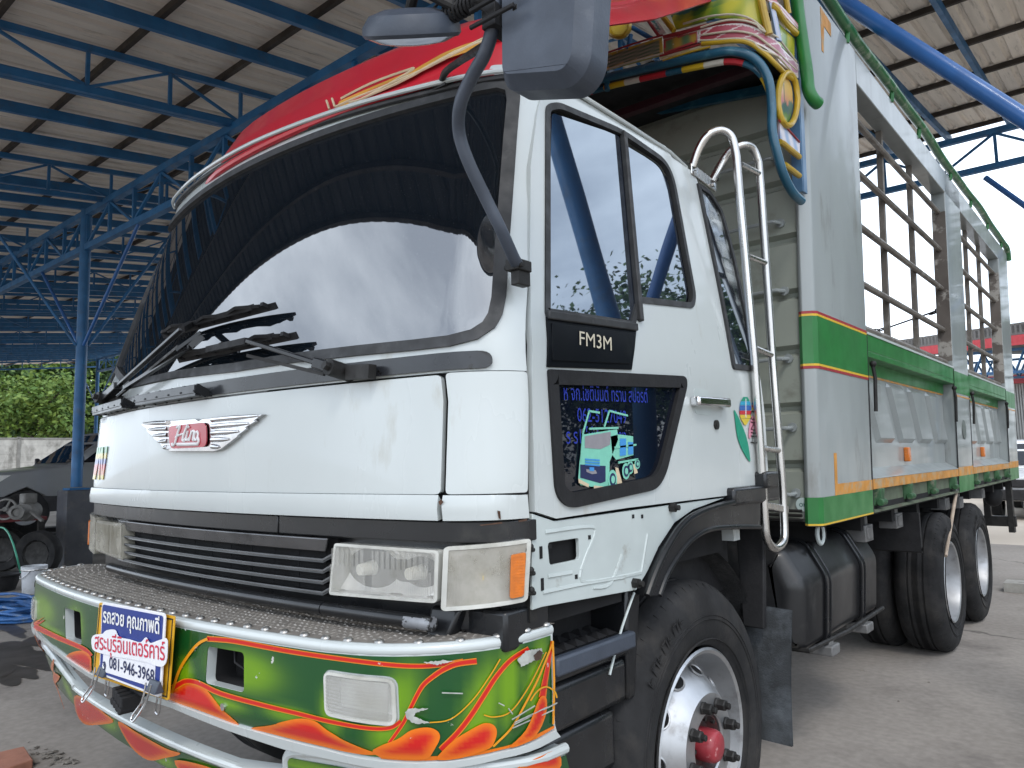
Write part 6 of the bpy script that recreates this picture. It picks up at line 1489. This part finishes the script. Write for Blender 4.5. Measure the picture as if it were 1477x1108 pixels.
car(-12.4, 3.25, .48, M['silver'], 'parked_pickup', 'silver grey pickup raised on a ramp behind the blue column', 'pickup')
b = MB()
rampe = empty('car_ramp', (-12.4,5.2,0), 'dark steel ramp holding up the silver grey pickup', 'ramp')
for s in (-.72,.72):
    b = MB(); b.box((-12.4+s-.22,3.9,.36),(-12.4+s+.22,9.0,.48)); b.build('runway', M['tarmat'], rampe, smooth=False)
for s in (-.72,.72):
    for y in (4.6,8.6): b = MB(); b.box((-12.4+s-.08,y-.08,0),(-12.4+s+.08,y+.08,.36)); b.build('ramp_leg', M['tarmat'], rampe, smooth=False)
# work table with machine parts
TX0, TX1, TY0, TY1, TZ = -11.35, -10.2, 3.35, 4.1, .84
ta = pt(84,752,x=-10.2)
tb = empty('work_table', (-10.8,3.7,0), 'dark red topped steel work table in front of the raised pickup', 'table')
b = MB(); b.box((-12.3,TY0,TZ-.05),(TX1,TY1,TZ)); b.build('table_top', mat('worn_red_table_top', (.13,.02,.022), .6, noise=.4, nscale=6), tb, bevel=.005)
b = MB(); b.box((-12.3,TY0+.02,TZ-.13),(TX1-.02,TY0+.05,TZ-.052)); b.build('table_apron', M['rust'], tb)
for x, y in ((-10.26,TY0+.06),(-10.26,TY1-.06),(-12.2,TY0+.06),(-12.2,TY1-.06)): b = MB(); b.box((x-.04,y-.04,0),(x+.04,y+.04,TZ-.05)); b.build('table_leg', M['iron'], tb)
def pulley(c, r, ax, nm, lab, m_):
    e = empty(nm, c, lab, 'machine part'); c = Vector(c); ax = Vector(ax).normalized(); u = ax.orthogonal().normalized(); v_ = ax.cross(u)
    b = MB(); b.lathe([(r*.84,-.02),(r*.84,.02),(r,.02),(r*.94,0),(r,-.02),(r*.84,-.02)], c, ax, 36, cap=False); b.build('wheel_ring', m_, e)
    for k in range(3): a = 2*math.pi*k/3+.5; d = u*math.cos(a)+v_*math.sin(a); b = MB(); b.bar(c+d*r*.1, c+d*r*.88, r*.2, .02, ax); b.build('wheel_spoke', m_, e, bevel=.004)
    b = MB(); b.lathe([(r*.22,-.03),(r*.22,.03),(.00001,.03)], c, ax, 20); b.build('wheel_hub', m_, e); return e
castm = mat('dusty_cast_iron', (.17,.165,.155), .6, .3, noise=.3, nscale=9, bump=.2)
c = pt(8,738,y=3.45); pulley((c.x,c.y,TZ+.155), .15, (.75,-.66,.1), 'flywheel', 'three spoke grey flywheel standing on the red table', castm)
c = pt(40,745,y=3.55); e = empty('gear_pump', (c.x,c.y,TZ), 'grey cast gear pump lying on the red table beside the flywheel', 'machine part')
o = V(c.x,c.y,TZ+.14)
b = MB(); b.lathe([(.06,-.16),(.12,-.14),(.135,-.02),(.135,.06),(.11,.10),(.00001,.10)], o, (.7,-.7,0), 24); b.build('pump_housing', castm, e)
b = MB(); b.box(o+V(-.12,-.08,.10), o+V(.10,.08,.24)); b.build('pump_cover', castm, e, bevel=.02)
b = MB(); b.lathe([(.00001,.0),(.05,.0),(.05,.06),(.10,.07),(.10,.10),(.06,.11),(.05,.08),(.00001,.08)], o+V(.10,-.12,.0), (.7,-.7,0), 20); b.build('pump_flange', castm, e)
b = MB(); b.bar(o+V(.2,-.02,0), o+V(.42,.05,-.12), .04, .03); b.build('pump_lever', castm, e)
for k, (px, py, y, ax_) in enumerate(((56,785,3.9,(.6,-.8,0)),(5,800,3.8,(.75,-.66,0)))):
    c = pt(px,py,y=y); e = empty('spare_wheel', (c.x,c.y,0), ('black spare car wheel standing under the right end of the table','black spare car wheel standing under the left end of the table')[k], 'wheel', 'spare wheels under the table')
    b = MB(); b.lathe([(.20,-.08),(.20,-.06),(.31,-.09),(.33,-.05),(.33,.05),(.31,.09),(.20,.06)], (c.x,c.y,.33), ax_, 30, cap=False); b.build('tyre', M['tyre'], e)
    b = MB(); b.lathe([(.20,.062),(.18,.04),(.06,.02),(.00001,.03)], (c.x,c.y,.33), ax_, 10, cap=False); b.build('rim', M['iron'], e)
for k, (px, dx) in enumerate(((20,0),(70,0))):
    c = pt(px,780,y=4.6); t_ = empty('tyre_stack', (c.x,c.y,0)); bpy.data.objects.remove(t_)
# bucket, basin, hoses
c = pt(48,855,z=0); e = empty('white_bucket', (c.x,c.y,0), 'white plastic bucket standing on the floor by the table', 'bucket')
b = MB(); b.lathe([(.00001,0),(.118,0),(.122,.01),(.140,.30),(.146,.30),(.146,.335),(.140,.335),(.136,.31),(.116,.015),(.00001,.012)], (c.x,c.y,0), (0,0,1), 36); b.build('bucket_body', mat('white_plastic', (.58,.60,.63), .4, noise=.15, nscale=5, dirt=(.30,.30,.29), dscale=6), e)
b = MB(); b.lathe([(.150,.285),(.152,.292),(.150,.30)], (c.x,c.y,0), (0,0,1), 36, cap=False); b.tube([V(c.x+.15*math.cos(a),c.y+.15*math.sin(a),.29-.10*math.sin((a-3.6)/2.2*math.pi)) for a in [3.6+.15*i for i in range(15)]], .004, 6); b.build('bucket_handle', M['steel'], e)
c = pt(2,852,z=0); b = MB(); b.lathe([(.00001,0),(.15,0),(.21,.19),(.235,.20),(.235,.215),(.20,.205),(.14,.012),(.00001,.012)], (c.x,c.y,0), (0,0,1), 32); tag(b.build('black_basin', M['rubber']), 'black rubber basin beside the white bucket', 'basin')
gm = mat('green_hose', (.06,.34,.22), .4, noise=.15, nscale=12); b = MB(); P = [pt(-14,770,y=3.5),pt(0,761,y=3.4),pt(10,766,y=3.35),pt(18,782,y=3.3),pt(24,802,y=3.3),pt(28,818,y=3.35),pt(33,835,y=3.42)]; b.tube(smoothline(P,6), .012, 8); tag(b.build('green_hose', gm), 'pale green hose hanging over the table down into the white bucket', 'hose')
bh = mat('blue_hose', (.03,.13,.36), .4, noise=.25, nscale=12, dirt=(.16,.22,.30), dscale=9); r = random.Random(4); b = MB()
c = pt(5,892,z=0); P = []
for k in range(15*16):
    a = 2*math.pi*k/16; t = k/16; rx = .62+.22*math.sin(t*1.7)+.06*math.sin(t*5); ry = .36+.12*math.sin(t*2.3+1)
    P.append(V(c.x-.25+rx*math.cos(a)+.05*math.sin(t*3), c.y+.12+ry*math.sin(a)+.04*math.cos(t*2.1), .02+.13*(t/15)*(.6+.4*math.sin(t*4+a))))
b.tube(P, .017, 7); tag(b.build('coiled_hose', bh), 'heap of coiled blue hose on the concrete floor', 'hose')
# rubble in the near left corner
brick = mat('orange_brick', (.34,.15,.10), .85, noise=.25, nscale=9, bump=.3)
c = pt(22,1106,z=0); b = MB(); b.hexa([c+V(-.16,-.10,0),c+V(.13,-.12,0),c+V(.10,.05,0),c+V(-.14,.08,0)],[c+V(-.16,-.10,.05),c+V(.13,-.12,.045),c+V(.10,.05,.045),c+V(-.14,.08,.05)]); tag(b.build('broken_brick', brick, bevel=.006), 'orange brick fragment lying on the floor before the bumper', 'brick')
r = random.Random(9); rub = mat('grey_mortar_rubble', (.21,.19,.165), .9, noise=.4, nscale=25, bump=.5, bscale=60); b = MB()
for k in range(46):
    px, py = r.uniform(40,112), 0; py = 1082+(px-40)*.25+r.gauss(0,6); c = pt(px,py,z=0); s = r.uniform(.006,.026)
    pr = [c+V(r.uniform(-1,1)*s, r.uniform(-1,1)*s, r.uniform(0,1)*s*.7) for _ in range(9)]
    bm = bmesh.new(); 
    for p in pr: bm.verts.new(p)
    h = bmesh.ops.convex_hull(bm, input=bm.verts); bm.verts.ensure_lookup_table(); bm.verts.index_update()
    vs = [v.co.copy() for v in bm.verts]; fs = [tuple(v.index for v in f.verts) for f in bm.faces]; bm.free(); b.add(vs, fs)
tag(b.build('mortar_rubble', rub, smooth=False), 'crumbled grey mortar scattered on the floor', 'rubble', kind='stuff')
for k in range(3):
    px, py = ((1245,968),(1340,985),(1296,1012))[k]; c = pt(px,py,z=0); s = (.012,.009,.007)[k]; b = MB(); b.hexa([c+V(-s,-s,0),c+V(s,-s*.7,0),c+V(s*.8,s,0),c+V(-s*.9,s*.8,0)],[c+V(-s*.6,-s*.5,s),c+V(s*.5,-s*.4,s*.8),c+V(s*.4,s*.6,s),c+V(-s*.5,s*.4,s*.7)])
    tag(b.build('pebble', rub, smooth=False), 'small grey pebble on the concrete beside the truck', 'pebble', 'pebbles on the floor')
c = pt(1466,853,z=0); b = MB(); b.box(c+V(-.10,-.12,0), c+V(.16,.15,.10)); b.box(c+V(.02,-.02,.10), c+V(.10,.10,.104), 0); tag(b.build('drain_block', mat('pale_concrete_block', (.36,.35,.32), .85, noise=.2, nscale=14), bevel=.012), 'small pale concrete block on the floor beyond the rear wheels', 'block')
# distant building with a red fascia on the right
FB = empty('distant_shed', (2,31,0), 'distant open shed with a red fascia and blue trusses beyond the truck', 'shed')
ridge = mat('grey_metal_roofing', (.15,.14,.13), .55, noise=.2, nscale=2); redf = mat('red_fascia_paint', (.50,.02,.03), .4, noise=.1); wallw = mat('pale_corrugated_wall', (.52,.53,.52), .6, noise=.1, nscale=2)
p0, p1 = pt(1225,501,y=33), pt(1560,452,y=25)
dd = (p1-p0); up = V(0,0,1)
b = MB(); nrm = V(-dd.y,dd.x,0).normalized()
n = 60
for i in range(n): a = p0+dd*(i/n); c = p0+dd*((i+.55)/n); b.hexa([a-up*.30,c-up*.30,c-up*.30+nrm*9,a-up*.30+nrm*9],[a,c,c+nrm*9+up*.6,a+nrm*9+up*.6])
b.hexa([p0-up*.36,p1-up*.36,p1-up*.36+nrm*9,p0-up*.36+nrm*9],[p0-up*.06,p1-up*.06,p1-up*.06+nrm*9+up*.5,p0-up*.06+nrm*9+up*.5]); b.build('shed_roof', ridge, FB, smooth=False)
b = MB(); b.bar(p0-up*.52, p1-up*.52, .08, .30); b.build('red_fascia', redf, FB, smooth=False)
for off in (0., 4.5):
    a, c = p0-up*.75+nrm*(.5+off), p1-up*.75+nrm*(.5+off); b = MB(); b.bar(a,c,.09,.09); b.bar(a-up*.7,c-up*.7,.09,.09); n = 26
    for i in range(n): b.bar(a+(c-a)*(i/n)-up*(.7 if i % 2 else 0), a+(c-a)*((i+1)/n)-up*(0 if i % 2 else .7), .05, .05)
    b.build('shed_truss', M['shed_blue'], FB, smooth=False)
for t in (.12,.45,.8): a = p0+dd*t+nrm*.5; b = MB(); b.bar(V(a.x,a.y,0), a-up*.75, .16, .16); b.build('shed_post', M['shed_blue'], FB, smooth=False)
WB = empty('pale_building', (2,36,0), 'pale corrugated building with a red edge strip behind the distant shed', 'building')
q0, q1 = pt(1330,560,y=40), pt(1700,540,y=33); dq = q1-q0; b = MB(); n = 90
for i in range(n): a = q0+dq*(i/n); c = q0+dq*((i+.6)/n); b.hexa([V(a.x,a.y,0),V(c.x,c.y,0),V(c.x,c.y+.1,0),V(a.x,a.y+.1,0)],[a,c,c+V(0,.1,0),a+V(0,.1,0)])
b.hexa([V(q0.x,q0.y+.06,0),V(q1.x,q1.y+.06,0),V(q1.x,q1.y+.3,0),V(q0.x,q0.y+.3,0)],[q0+V(0,.06,0),q1+V(0,.06,0),q1+V(0,.3,0),q0+V(0,.3,0)]); b.build('building_wall', wallw, WB, smooth=False)
b = MB(); b.bar(q0+V(0,-.1,.15), q1+V(0,-.1,.15), .2, .35); b.build('red_edge', redf, WB, smooth=False)
b = MB(); b.hexa([q0+V(0,-.2,.33),q1+V(0,-.2,.33),q1+V(0,7,.33),q0+V(0,7,.33)],[q0+V(0,-.2,.42),q1+V(0,-.2,.42),q1+V(0,7,1.4),q0+V(0,7,1.4)]); b.build('building_roof', wallw, WB, smooth=False)
for (x0,z) in ((-6,6.4),(-6,5.2)):
    pass
c = pt(1468,757,z=0); car(c.x+.2, c.y+1.2, 0, M['carwhite'], 'white_pickup', 'white pickup parked in the sun beyond the rear of the truck', 'pickup')
# a dense hedge of trees across the yard on the open side, seen mirrored in the side windows
for i, (x, y, h, cr) in enumerate(((7,27,10.8,3.2),(10,25,11.6,3.2),(13,23,11.,3.2),(16,21,11.6,3.2),(19,18.5,11.2,3.2),(22,15,11.6,3.2),(24,11,11.,3.2))):
    make_tree('yard_tree', (x,y,0), h, cr, M['leafmid'], 60+i, 'green tree across the yard beyond the open side of the shed', 'trees across the yard', nleaf=14000, ls=.27, base=.1)
